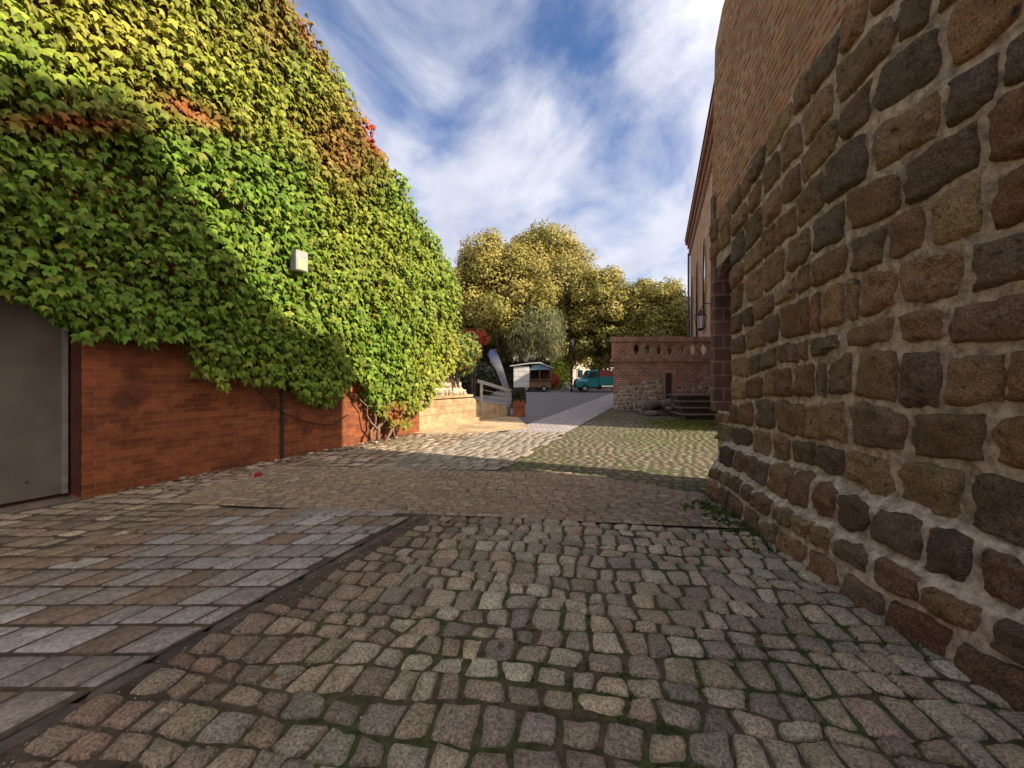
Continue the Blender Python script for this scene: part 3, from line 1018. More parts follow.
# rubble facing
mb = MB()
tp_ = [(TX0 + 0.02 + k * 0.15, 1.14 + 0.16 * math.sin((TX0 + k * 0.15) * 2.3) + 0.12 * math.sin((TX0 + k * 0.15) * 5.1)) for k in range(32)]
for (xa, za), (xb, zb) in zip(tp_, tp_[1:]):
    mb.add([(xa, TY - 0.006, -0.05), (xb, TY - 0.006, -0.05), (xb, TY - 0.006, zb), (xa, TY - 0.006, za)], [(0, 1, 2, 3)])
mb.build('rubble_mortar', M_mortar, TER)
rb = rows(TX0, TX1, -0.05, 1.35, 0.16, 0.13, 0.32, jit=0.03, rjit=0.25, wave=0.03)
rb[..., 0] = np.clip(rb[..., 0], TX0 + 0.01, TX1)
ctr = rb.mean(1)
lim = 1.22 + 0.16 * np.sin(ctr[:, 0] * 2.3) + 0.12 * np.sin(ctr[:, 0] * 5.1)
slit = (ctr[:, 0] > 6.75) & (ctr[:, 0] < 7.35) & (ctr[:, 1] > 0.5)
rb = rb[(ctr[:, 1] < lim) & ~slit & ((rb[:, 1, 0] - rb[:, 0, 0]) > 0.05)]
V, F, C = stone_mesh(rb, lambda a, b, h: np.stack([a, TY - h, b], 1), grid=5, joint=0.013, H=0.05, rnd_k=(0.3, 0.7), p=(3, 6), rough=0.012, tilt=0.02, wob=0.06,
                     colors=[(0.42, 0.33, 0.24), (0.34, 0.27, 0.2), (0.5, 0.4, 0.3), (0.28, 0.21, 0.165), (0.34, 0.21, 0.15)], cvar=0.12)
mesh_np('rubble_facing', V - np.array(ORIG[TER.name]), F, M_stone, TER, col=C, smooth=True)
mb = MB().box(6.90, 7.17, TY - 0.02, TY - 0.012, 0.55, 1.66)
sl_ = mb.build('slit_opening', M_oak, TER)
MB().box(7.175, 7.36, TY - 0.07, TY - 0.001, 0.5, 1.7).box(6.76, 6.895, TY - 0.06, TY - 0.001, 0.5, 1.7).box(6.77, 7.35, TY - 0.065, TY - 0.001, 1.702, 1.82).build('slit_frame', M_terracotta, sl_)
MB().box(TX0 - 0.06, TX1, TY - 0.1, TY + 0.24, 2.202, 2.34).build('string_course', M_terracotta, TER)
MB().box(TX0 - 0.03, TX0 + 0.86, TY - 0.04, TY + 0.2, 2.343, 3.1).build('pier', M_terrbrick, TER)
MB().box(TX0 - 0.08, TX1, TY - 0.12, TY + 0.26, 3.1, 3.19).box(TX0 - 0.05, TX1, TY - 0.08, TY + 0.22, 3.192, 3.32).build('coping', M_terracotta, TER)
MB().box(TX0 + 0.862, TX1, TY - 0.02, TY + 0.18, 2.343, 2.46).box(TX0 + 0.862, TX1, TY - 0.02, TY + 0.18, 3.0, 3.098).build('rail', M_terracotta, TER)
for k in range(8):
    xc = TX0 + 0.80 + k * 0.505
    prof = [(0.25, 2.46), (0.2, 2.52), (0.13, 2.64), (0.11, 2.76), (0.13, 2.86), (0.18, 2.92), (0.16, 2.95), (0.24, 3.0)]
    poly = [(xc - w, z) for w, z in prof] + [(xc + w, z) for w, z in prof[::-1]]
    if k == 0:
        poly = [(max(x, TX0 + 0.862), z) for x, z in poly]
    MB().extrude([(x, TY, z) for x, z in poly], (0, 0.15, 0)).build('baluster', M_terracotta, TER)

# rubble heap before it and dark steps
heap = MB()
HV = []


def boulder(c, r, seed):
    bpy_v = []
    n1, n2 = 8, 12
    v, f = [], []
    for i in range(n1 + 1):
        th = math.pi * i / n1
        for j in range(n2):
            ph = 2 * math.pi * j / n2
            dvec = np.array((math.sin(th) * math.cos(ph), math.sin(th) * math.sin(ph), math.cos(th)))
            dvec = np.sign(dvec) * np.abs(dvec) ** 0.75
            v.append(dvec)
    v = np.array(v)
    nz = 1 + 0.22 * vnoise(v * 1.7 + seed, 3) + 0.1 * vnoise(v * 4 + seed, 4)
    v = v * nz[:, None] * np.array(r) + np.array(c)
    for i in range(n1):
        for j in range(n2):
            f.append((i * n2 + j, (i + 1) * n2 + j, (i + 1) * n2 + (j + 1) % n2, i * n2 + (j + 1) % n2))
    return v, np.array(f)


bl = []
for k in range(26):
    r = rnd.uniform(0.10, 0.24)
    x = rnd.uniform(5.35, 6.9)
    y = rnd.uniform(15.5, 17.0)
    z = r * 0.5 + (0.24 if k > 13 else 0) + (0.12 if k > 20 else 0)
    v, f = boulder((x, y, z), (r * 1.4, r * 1.1, r * 0.75), k * 3.1)
    base = np.array(rnd.choice([(0.2, 0.16, 0.125), (0.15, 0.12, 0.095), (0.24, 0.19, 0.15)]))
    bl.append((v, f, np.tile(base, (len(v), 1))))
V, F, C = merge(bl)
o = mesh_np('rubble_heap', V, F, M_stone, col=C, smooth=True)
tag(o, 'low heap of loose rubble stones lying at the foot of the brick terrace', 'rubble heap')
STP = thing('stone_steps', 'worn dark brick steps beside the rubble heap near the church tower', 'steps', (6.6, 15, 0))
for k in range(4):
    z0 = 0.0 + k * 0.21
    MB().box(6.15 + 0.07 * k, 8.2, 14.2 + 0.38 * k, 16.2, z0, z0 + 0.15).build('riser', M_oak, STP, bevel=0.01)
    MB().box(6.08 + 0.07 * k, 8.25, 14.12 + 0.38 * k, 16.25, z0 + 0.152, z0 + 0.208).build('tread', mat('worn_tread', (0.13, 0.10, 0.075), noise=(5, 0.3), bump=(30, 0.5), rough=0.9), STP, bevel=0.01)
# mossy strip in front of them: many tiny tufts, uncountable


# ------------------------------------------------------------------ gabled building on the left
U = np.array((0.4472, 0.8944, 0.0))
NL = np.array((0.8944, -0.4472, 0.0))


def lw(y, z, off=0.0):
    return np.array((wall_x(y), y, z)) + NL * off


GAB = thing('gabled_building', 'gabled red brick building on the left whose side is covered by creeper', 'building', tuple(lw(6, 0)))
RIDGE_Y, RIDGE_Z = 3.4, 12.5
gz = lambda y: RIDGE_Z - 0.86 * abs(y - RIDGE_Y)
YE = 12.4
gpoly = [(-6.0, -0.1), (11.3, -0.1), (11.3, 1.95), (YE, 1.95), (YE, gz(YE)), (RIDGE_Y, RIDGE_Z), (-6.0, gz(-6.0))]
mb = MB()
mb.extrude([lw(y, z, -0.42) for y, z in gpoly], -NL * 9, [(y / 0.894, z) for y, z in gpoly])
mb.build('core_wall', M_jamb, GAB)
DY0, DY1, DZ = 2.9, 5.25, 2.62
mb = MB()
for poly in ([(DY1, -0.1), (11.3, -0.1), (11.3, 1.95), (YE, 1.95), (YE, gz(YE)), (DY1, gz(DY1))],
             [(DY0, DZ), (DY1, DZ), (DY1, gz(DY1)), (RIDGE_Y, RIDGE_Z), (DY0, gz(DY0))],
             [(-6, -0.1), (DY0, -0.1), (DY0, gz(DY0)), (-6, gz(-6.0))]):
    mb.extrude([lw(y, z, -0.418) for y, z in poly], NL * 0.418, [(y / 0.894, z) for y, z in poly])
mb.build('brick_wall', M_redbrick, GAB)
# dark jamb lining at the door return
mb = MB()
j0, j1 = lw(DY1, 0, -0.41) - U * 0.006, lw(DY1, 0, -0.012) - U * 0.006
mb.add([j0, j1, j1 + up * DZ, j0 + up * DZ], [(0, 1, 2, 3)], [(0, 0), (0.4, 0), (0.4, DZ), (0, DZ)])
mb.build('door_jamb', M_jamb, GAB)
mb = MB()
rp = [(-6.3, gz(-6.3)), (RIDGE_Y, RIDGE_Z), (YE + 0.1, gz(YE + 0.1))]
mb.extrude([lw(y, z + 0.003, 0.05) for y, z in rp] + [lw(y, z + 0.15, 0.05) for y, z in rp[::-1]], -NL * 9.4)
mb.build('roof', M_roof, GAB)
DOOR = MB()
DOOR.extrude([lw(DY0 + 0.02, 0.02, -0.405), lw(DY1 - 0.02, 0.02, -0.405), lw(DY1 - 0.02, DZ - 0.02, -0.405), lw(DY0 + 0.02, DZ - 0.02, -0.405)], NL * 0.04)
DO = DOOR.build('door', M_steel, GAB)
mb = MB()
mb.extrude([lw(DY1 - 0.075, 0.02, -0.363), lw(DY1 - 0.03, 0.02, -0.363), lw(DY1 - 0.03, DZ - 0.02, -0.363), lw(DY1 - 0.075, DZ - 0.02, -0.363)], NL * 0.03)
mb.build('frame', M_steel_edge, DO)
mb = MB()
for yy in (4.28, 4.62, 4.9):
    p = lw(yy, 0.24, -0.363)
    MB().tube([p, p + NL * 0.012], 0.012, 8).build('bolt', M_iron, DO)
# thin conduit running up the brick, black cable sagging from the creeper
px_ = lambda x, y: (lambda Y: (Y, 1.6 - (y - 375) / 400 * Y))(8.27 / (0.5 - (x - 512) / 400))
yv, zv = px_(281, 405)
mb = MB().tube([lw(yv, 0.0, 0.03), lw(yv, zv + 0.3, 0.03)], 0.026, 8)
tag(mb.build('conduit', M_black), 'thin black conduit running up the red brick wall under the creeper', 'conduit')
cp = []
for (x, y) in ((252, 388), (266, 402), (280, 412), (296, 420), (315, 424), (332, 424), (345, 414)):
    yy, zz = px_(x, y)
    cp.append(lw(yy, zz, 0.09))
tag(MB().tube(cp, 0.013, 6).build('cable', M_black, smooth=True), 'black cable sagging from the creeper across the red brick wall', 'cable')

# ------------------------------------------------------------------ creeper on the wall
LEAF_OUT = np.array([(0, 0.04), (0.18, 0.13), (0.40, 0.04), (0.48, -0.16), (0.58, -0.46), (0.30, -0.38), (0.18, -0.64), (0.0, -1.0),
                     (-0.18, -0.64), (-0.30, -0.38), (-0.58, -0.46), (-0.48, -0.16), (-0.40, 0.04), (-0.18, 0.13)])


def leaves(P, nrm, tip, size, cols, fold=0.22, curl=0.3):
    """P (n,3) stalk points, nrm (n,3) face normals, tip (n,3) tip directions -> verts, tri faces, colours"""
    n = len(P)
    tip = tip - nrm * (tip * nrm).sum(1, keepdims=True)
    tip /= np.linalg.norm(tip, axis=1, keepdims=True)
    side = np.cross(nrm, tip)
    lo = np.concatenate([[(0.0, -0.2)], LEAF_OUT])
    x = lo[:, 0][None] * R.uniform(0.75, 1.05, (n, 1))
    y = -lo[:, 1][None]
    z = -fold * np.abs(lo[:, 0])[None] * R.uniform(0.3, 1.7, (n, 1)) - curl * (np.maximum(y, 0) ** 2) * R.uniform(0.2, 1.5, (n, 1)) + 0.06 * (lo[:, 0] == 0)[None]
    V = P[:, None] + size[:, None, None] * (x[..., None] * side[:, None] + y[..., None] * tip[:, None] + z[..., None] * nrm[:, None])
    m = len(lo)
    tri = np.array([(0, i, i + 1 if i + 1 < m else 1) for i in range(1, m)])
    F = (tri[None] + (np.arange(n) * m)[:, None, None]).reshape(-1, 3)
    return V.reshape(-1, 3), F, np.repeat(cols, m, 0)


VINE = thing('climbing_creeper', 'dense green creeper with reddish patches covering the gabled brick building', 'creeper', tuple(lw(9.5, 0, 0.1)))
LOW = np.array([(-250, 250), (-60, 285), (0, 303), (40, 318), (75, 345), (110, 349), (180, 350), (190, 378), (215, 392), (228, 378), (250, 386), (285, 388), (300, 408), (322, 412), (345, 380),
                (352, 392), (365, 415), (380, 434), (396, 428), (404, 412), (414, 408), (425, 392), (437, 376), (448, 360), (462, 352), (470, 350)])
TOPL = [(y, gz(y)) for y in np.linspace(-6, YE, 40)]


def img_y(x):
    return 8.27 / (0.5 - (x - 512) / 400)


# lower outline in wall coordinates
low_y = img_y(LOW[:, 0])
low_z = 1.6 - (LOW[:, 1] - 375) / 400 * low_y


def to_img(y, z):
    return 512 + 400 * (wall_x(y)) / y, 375 + 400 * (1.6 - z) / y


def blob(ix, iy, cx, cy, rx, ry, rot=0.0):
    c, s = math.cos(rot), math.sin(rot)
    dx, dy = ix - cx, iy - cy
    u, v = (dx * c + dy * s) / rx, (-dx * s + dy * c) / ry
    return np.exp(-(u * u + v * v))


def vine_layer(n, dmin, dmax, dark=1.0, smin=0.065, smax=0.142):
    y = R.uniform(1.6, YE + 0.12, n)
    z = R.uniform(0.0, 12.6, n)
    lowz = np.interp(y, low_y, low_z)
    lowz = np.where(y > low_y[-1], low_z[-1], lowz) + 0.10 * vnoise(np.stack([y * 5, y * 0, y * 0], 1), 51)
    topz = RIDGE_Z - 0.86 * np.abs(y - RIDGE_Y) + 0.12 + 0.16 * vnoise(np.stack([y * 2.2, y * 0, y * 0], 1), 52)
    ok = (z > lowz + 0.10) & (z < topz)
    y, z = y[ok], z[ok]
    n = len(y)
    lump = vnoise(np.stack([y * 1.4, z * 1.4, y * 0], 1), 53) * 0.10 + vnoise(np.stack([y * 3.4, z * 3.4, y * 0], 1), 54) * 0.10
    off = R.uniform(dmin, dmax, n) + lump + 0.05
    # the growth bulges over the far lower part
    off = off + 0.22 * np.clip((y - 8.5) / 3, 0, 1) * np.clip((6 - z) / 5, 0, 1)
    P = np.stack([wall_x(y) + NL[0] * off, y + NL[1] * off, z], 1)
    tilt = R.normal(0.5, 0.32, n)
    yaw = R.normal(0, 0.55, n)
    nrm = NL[None] * np.cos(tilt)[:, None] + np.array((0, 0, 1.0))[None] * np.sin(tilt)[:, None] + U[None] * yaw[:, None]
    nrm /= np.linalg.norm(nrm, axis=1, keepdims=True)
    roll = R.normal(0.12, 0.36, n)
    tip = -np.array((0, 0, 1.0))[None] * np.cos(roll)[:, None] + U[None] * np.sin(roll)[:, None] + NL[None] * 0.25
    ix, iy = to_img(y, z)
    base = np.array([(0.105, 0.195, 0.02)])
    yel = np.array([(0.31, 0.29, 0.045)])
    red = np.array([(0.30, 0.045, 0.022)])
    brn = np.array([(0.20, 0.085, 0.03)])
    pat = vnoise(np.stack([y * 0.8, z * 0.8, y * 0], 1), 55) * 0.5 + 0.5
    wy = np.clip(0.16 + 0.5 * (pat - 0.45) + 0.4 * blob(ix, iy, 170, 60, 150, 60, 0.4) + 0.35 * blob(ix, iy, 110, 30, 90, 40) + 0.35 * blob(ix, iy, 440, 350, 50, 50) + R.normal(0, 0.13, n), 0, 0.9)[:, None]
    wr = np.clip(0.85 * blob(ix, iy, 60, 127, 62, 7, 0.05) + 0.55 * blob(ix, iy, 180, 112, 35, 10, 0.4) + 1.2 * blob(ix, iy, 363, 135, 9, 26, -0.4) + 0.4 * blob(ix, iy, 303, 40, 12, 45, -0.4)
                 + 0.22 * blob(ix, iy, 325, 155, 20, 40, -0.5) + 0.8 * blob(ix, iy, 385, 412, 12, 10) + R.normal(0, 0.10, n) * (R.random(n) < 0.3), 0, 0.95)[:, None]
    wb = np.clip(0.7 * blob(ix, iy, 335, 150, 30, 44, -0.5) + 0.6 * blob(ix, iy, 265, 30, 40, 40) + 0.6 * blob(ix, iy, 185, 115, 50, 14, 0.4) + 0.3 * (blob(ix, iy, 80, 118, 90, 18)) + R.normal(0, 0.05, n), 0, 0.85)[:, None]
    c = base * (1 - wy) + yel * wy
    c = c * (1 - wb) + brn * wb
    c = c * (1 - wr) + red * wr
    c = c * R.uniform(0.65, 1.4, (n, 1)) * dark
    size = R.uniform(smin, smax, n)
    return leaves(P, nrm, tip, size, c)


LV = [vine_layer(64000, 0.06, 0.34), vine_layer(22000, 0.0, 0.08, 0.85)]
V, F, C = merge(LV)
mesh_np('leaves', V - np.array(ORIG[VINE.name]), F, M_leaf, VINE, col=C)
VINE.children[0]['kind'] = 'stuff'
# woody stems at the foot
mb = MB()
for (x0, y0, x1, y1, r) in ((368, 436, 392, 380, 0.05), (362, 438, 372, 395, 0.035), (376, 437, 410, 395, 0.04), (384, 434, 380, 370, 0.03), (371, 437, 350, 390, 0.022)):
    a = px_(x0, y0)
    b = px_(x1, y1)
    pts = []
    for k in range(7):
        t = k / 6
        pts.append(lw(a[0] + (b[0] - a[0]) * t + 0.06 * math.sin(k * 1.9 + x0), max(0, a[1] * (1 - t) + b[1] * t) if k else -0.02, 0.32 - 0.15 * t + 0.04 * math.sin(k * 2.3 + x1)))
    mb.tube(pts, [r * (1 - 0.08 * k) for k in range(7)], 7)
mb.build('woody_stems', M_vinewood, VINE, smooth=True)

# grey floodlight box on the creeper
fy, fz = px_(287, 264)
fp = lw(fy, fz, 0.36)
FL = thing('floodlight_box', 'small grey floodlight box poking out of the creeper', 'wall light', tuple(fp))
hw = 0.125
mb = MB().obox(fp, U * hw, NL * 0.09, up * 0.19)
mb.build('housing', M_greybox, FL, bevel=0.015)
MB().obox(fp + NL * 0.096 - up * 0.07 - U * 0.01, U * 0.095, NL * 0.006, up * 0.10).build('lens', M_glass, FL)
MB().obox(fp - NL * 0.22, U * 0.03, NL * 0.129, up * 0.03).build('bracket', M_iron, FL)

# ------------------------------------------------------------------ sandstone steps block, rubble wall, railing, planter
SD = np.array((0.576, 0.817, 0.0))
SN = np.array((0.817, -0.576, 0.0))


def sq(t, z, off=0.0):
    """along the sandstone front, height, out of the face"""
    return np.array((-2.75, 11.9, 0.0)) + SD * t + SN * off + up * z


def sbox(mb, t0, t1, z0, z1, o0, o1):
    return mb.extrude([sq(t0, z0, o0), sq(t1, z0, o0), sq(t1, z1, o0), sq(t0, z1, o0)], SN * (o1 - o0), [(t0, z0), (t1, z0), (t1, z1), (t0, z1)])


SAND = thing('sandstone_wall', 'sunlit yellow sandstone retaining wall with pale rubble on top', 'retaining wall', tuple(sq(1.3, 0)))
mb = MB()
mb.extrude([sq(-0.9, -0.05, -1.6), sq(2.75, -0.05, -1.6), sq(2.75, 0.55, -1.6), sq(2.5, 0.80, -1.6), sq(-0.9, 0.84, -1.6)], SN * 1.6)
mb.build('block', M_sand, SAND, bevel=0.02)
sbox(MB(), -0.9, 2.8, -0.05, 0.13, 0.002, 0.12).build('foot_course', M_sand, SAND, bevel=0.02)
sbox(MB(), -0.9, 2.4, 0.845, 0.93, -1.6, 0.04).build('cap', M_sand, SAND, bevel=0.02)
for zz in (0.36, 0.6):
    sbox(MB(), -0.9, 2.7 if zz < 0.5 else 2.45, zz, zz + 0.018, -0.01, 0.003).build('joint', M_wood, SAND)
rb = rows(-0.9, 2.5, 0.93, 1.75, 0.19, 0.16, 0.4, jit=0.03, rjit=0.25, wave=0.03)
rb = rb[rb.mean(1)[:, 0] < 2.45 - 0.8 * (rb.mean(1)[:, 1] - 0.9)]


def rub_map(a, b, h):
    return np.array((-2.75, 11.9, 0.0))[None] + a[:, None] * SD[None] + (h - 0.22)[:, None] * SN[None] + b[:, None] * up[None]


V, F, C = stone_mesh(rb, rub_map, grid=5, joint=0.014, H=0.08, rnd_k=(0.3, 0.7), p=(3, 6), rough=0.015, tilt=0.03, wob=0.06,
                     colors=[(0.42, 0.34, 0.24), (0.36, 0.28, 0.19), (0.46, 0.38, 0.28)], cvar=0.1, sink=0.05)
mesh_np('rubble_top', V - np.array(ORIG[SAND.name]), F, M_stone, SAND, col=C, smooth=True)
MB().extrude([sq(-0.9, 0.935, -0.23), sq(2.4, 0.935, -0.23), sq(1.7, 1.5, -0.23), sq(-0.9, 1.8, -0.23)], SN * -0.8).build('rubble_core', M_mortar, SAND)
STAIR = thing('garden_stairs', 'short sandstone stairs descending to the right behind the retaining wall', 'stairs', tuple(sq(3.6, 0, -0.6)))
for k in range(5):
    t0 = 2.76 + 0.36 * k
    sbox(MB(), t0, t0 + 0.359, -0.05, 0.72 - 0.14 * k, -1.5, -0.09).build('step', M_sand, STAIR, bevel=0.012)
MB().extrude([sq(2.76, -0.05, -0.08), sq(4.65, -0.05, -0.08), sq(4.65, 0.36, -0.08), sq(2.76, 0.70, -0.08)], SN * 0.08).build('cheek_wall', M_sand, STAIR)
RAIL = thing('stair_railing', 'pale metal railing sloping down beside the sandstone stairs', 'railing', tuple(sq(3.7, 0.4, 0.03)))
RZ = lambda t: 1.44 - 0.21 * (t - 2.7)
MB().extrude([sq(2.65, RZ(2.65), 0.0), sq(4.75, RZ(4.75), 0.0), sq(4.75, RZ(4.75) - 0.12, 0.0), sq(2.65, RZ(2.65) - 0.12, 0.0)], SN * 0.06).build('handrail', M_galv, RAIL)
for t in (2.85, 4.4):
    sbox(MB(), t - 0.05, t + 0.05, 0.36, RZ(t) - 0.115, 0.003, 0.05).build('post', M_galv, RAIL)
for k in range(1, 4):
    MB().tube([sq(2.87, RZ(2.87) - 0.12 - 0.2 * k, 0.025), sq(4.37, RZ(4.37) - 0.1 - 0.17 * k, 0.025)], 0.011, 5).build('bar', M_galv, RAIL)
SY = 15.6
PL = thing('brick_planter', 'squat red brick planter with dark trailing plants at the end of the stairs', 'planter', (0.27, SY - 0.1, 0))
MB().box(0.04, 0.5, SY - 0.3, SY + 0.5, -0.03, 0.62).build('box', M_redbrick, PL, bevel=0.01)
MB().box(0.03, 0.51, SY - 0.31, SY + 0.51, 0.622, 0.67).build('rim', M_iron, PL)
n = 900
P = np.stack([R.uniform(-0.26, 0.26, n) + 0.27, R.uniform(-0.40, 0.35, n) + SY + 0.05, R.uniform(0.55, 1.05, n)], 1)
P[:, 2] -= 0.6 * np.maximum(np.abs(P[:, 0] - 0.27) - 0.2, 0)
V, F, C = leaves(P, (lambda q: q / np.linalg.norm(q, axis=1, keepdims=True))(R.normal(0, 1, (n, 3)) + [0.3, -0.6, 0.5]), R.normal(0, 1, (n, 3)) - [0, 0, 1.0], R.uniform(0.05, 0.1, n),
                 np.array([(0.035, 0.045, 0.02)]) * R.uniform(0.6, 1.5, (n, 1)))
o = mesh_np('plants', V - np.array(ORIG[PL.name]), F, M_leaf, PL, col=C)


def leaf_mass(name, label, cat, centre, radii, n, size, cols, group=None, droop=0.6, foot=0.0, seed=0):
    """a bush of separate leaves with short stems"""
    t = thing(name, label, cat, (centre[0], centre[1], 0), group)
    d = R.normal(0, 1, (n, 3))
    d /= np.linalg.norm(d, axis=1, keepdims=True)
    r = R.uniform(0.5, 1.0, n) ** 0.5
    lump = 1 + 0.28 * vnoise(d * 2.6 + seed, 61) + 0.14 * vnoise(d * 6 + seed, 62)
    P = np.array(centre) + d * (r * lump)[:, None] * np.array(radii)
    P[:, 2] = np.maximum(P[:, 2], 0.02)
    nr = d + R.normal(0, 0.55, (n, 3)) + [0, 0, 0.4]
    nr /= np.linalg.norm(nr, axis=1, keepdims=True)
    tip = R.normal(0, 0.6, (n, 3)) + [0, 0, -droop]
    c = np.array(cols)[R.integers(0, len(cols), n)] * R.uniform(0.7, 1.35, (n, 1))
    V, F, C = leaves(P, nr, tip, R.uniform(size * 0.7, size * 1.3, n), c)
    mesh_np('foliage', V - np.array(ORIG[t.name]), F, M_tleaf, t, col=C)
    mb = MB()
    for k in range(5):
        a = k * 1.256 + seed
        mb.tube([(centre[0], centre[1], foot), (centre[0] + 0.2 * radii[0] * math.cos(a), centre[1] + 0.2 * radii[1] * math.sin(a), foot + (centre[2] - foot) * 0.6),
                 (centre[0] + 0.5 * radii[0] * math.cos(a), centre[1] + 0.5 * radii[1] * math.sin(a), centre[2])], [0.03, 0.022, 0.01], 5)
    mb.build('stems', M_bark, t)
    return t


leaf_mass('yellowing_creeper', 'yellowing creeper clump draped over the rubble of the sandstone wall', 'creeper', (-1.8, 13.3, 2.35), (0.72, 0.7, 0.72), 2600, 0.12,
          [(0.20, 0.21, 0.04), (0.13, 0.18, 0.035), (0.24, 0.2, 0.05), (0.10, 0.16, 0.03)], foot=1.2, seed=2.0)
leaf_mass('red_creeper', 'scarlet red creeper spray behind the yellowing creeper clump', 'creeper', (-1.5, 15.4, 3.0), (0.6, 0.4, 0.36), 480, 0.12,
          [(0.34, 0.05, 0.025), (0.27, 0.045, 0.022), (0.38, 0.09, 0.035)], seed=7.0)

# feather flag
fb = np.array((-0.02, 19.5, 0.0))
FG = thing('feather_flag', 'leaning blue and white feather flag behind the stair railing', 'flag', tuple(fb))
lean = np.array((-0.40, 0.0, 1.0))
pole = [fb + lean * t for t in (0, 0.6, 1.2, 1.8)] + [fb + np.array((-1.02, 0, 2.25)), fb + np.array((-1.16, 0, 2.6)), fb + np.array((-1.06, 0, 2.8)), fb + np.array((-0.84, 0, 2.85)), fb + np.array((-0.68, 0, 2.78))]
MB().tube(pole, [0.025, 0.022, 0.02, 0.018, 0.016, 0.014, 0.013, 0.012, 0.01], 6).build('pole', M_galv, FG, smooth=True)
MB().lathe(fb, [(0.35, 0.0), (0.35, 0.05), (0.06, 0.09), (0.05, 0.2)], 12).build('base', M_iron, FG)
vs_, cs_ = [], []
left = [fb + np.array(p) for p in ((-0.24, 0, 0.55), (-0.44, 0, 1.08), (-0.62, 0, 1.55), (-0.82, 0, 1.95), (-1.02, 0, 2.3), (-1.14, 0, 2.58), (-1.04, 0, 2.78))]
right = [fb + np.array(p) for p in ((-0.18, 0, 0.55), (-0.16, 0, 1.08), (-0.30, 0, 1.55), (-0.42, 0, 1.95), (-0.55, 0, 2.3), (-0.68, 0, 2.62), (-0.86, 0, 2.82))]
fc = [(0.30, 0.29, 0.36), (0.32, 0.32, 0.38), (0.36, 0.36, 0.42), (0.62, 0.62, 0.62), (0.5, 0.52, 0.6), (0.2, 0.25, 0.5), (0.16, 0.2, 0.46)]
W = 5
for i in range(7):
    for j in range(W):
        t = j / (W - 1)
        p = left[i] * (1 - t) + right[i] * t
        p = p + np.array((0, 0.05 * math.sin(t * 4 + i * 0.9), 0))
        vs_.append(p - fb)
        cs_.append(fc[i])
F = np.array([(i * W + j, i * W + j + 1, (i + 1) * W + j + 1, (i + 1) * W + j) for i in range(6) for j in range(W - 1)])
o = mesh_np('cloth', vs_, F, M_flag, FG, col=np.array(cs_), smooth=True)
so = o.modifiers.new('solid', 'SOLIDIFY')
so.thickness = 0.006

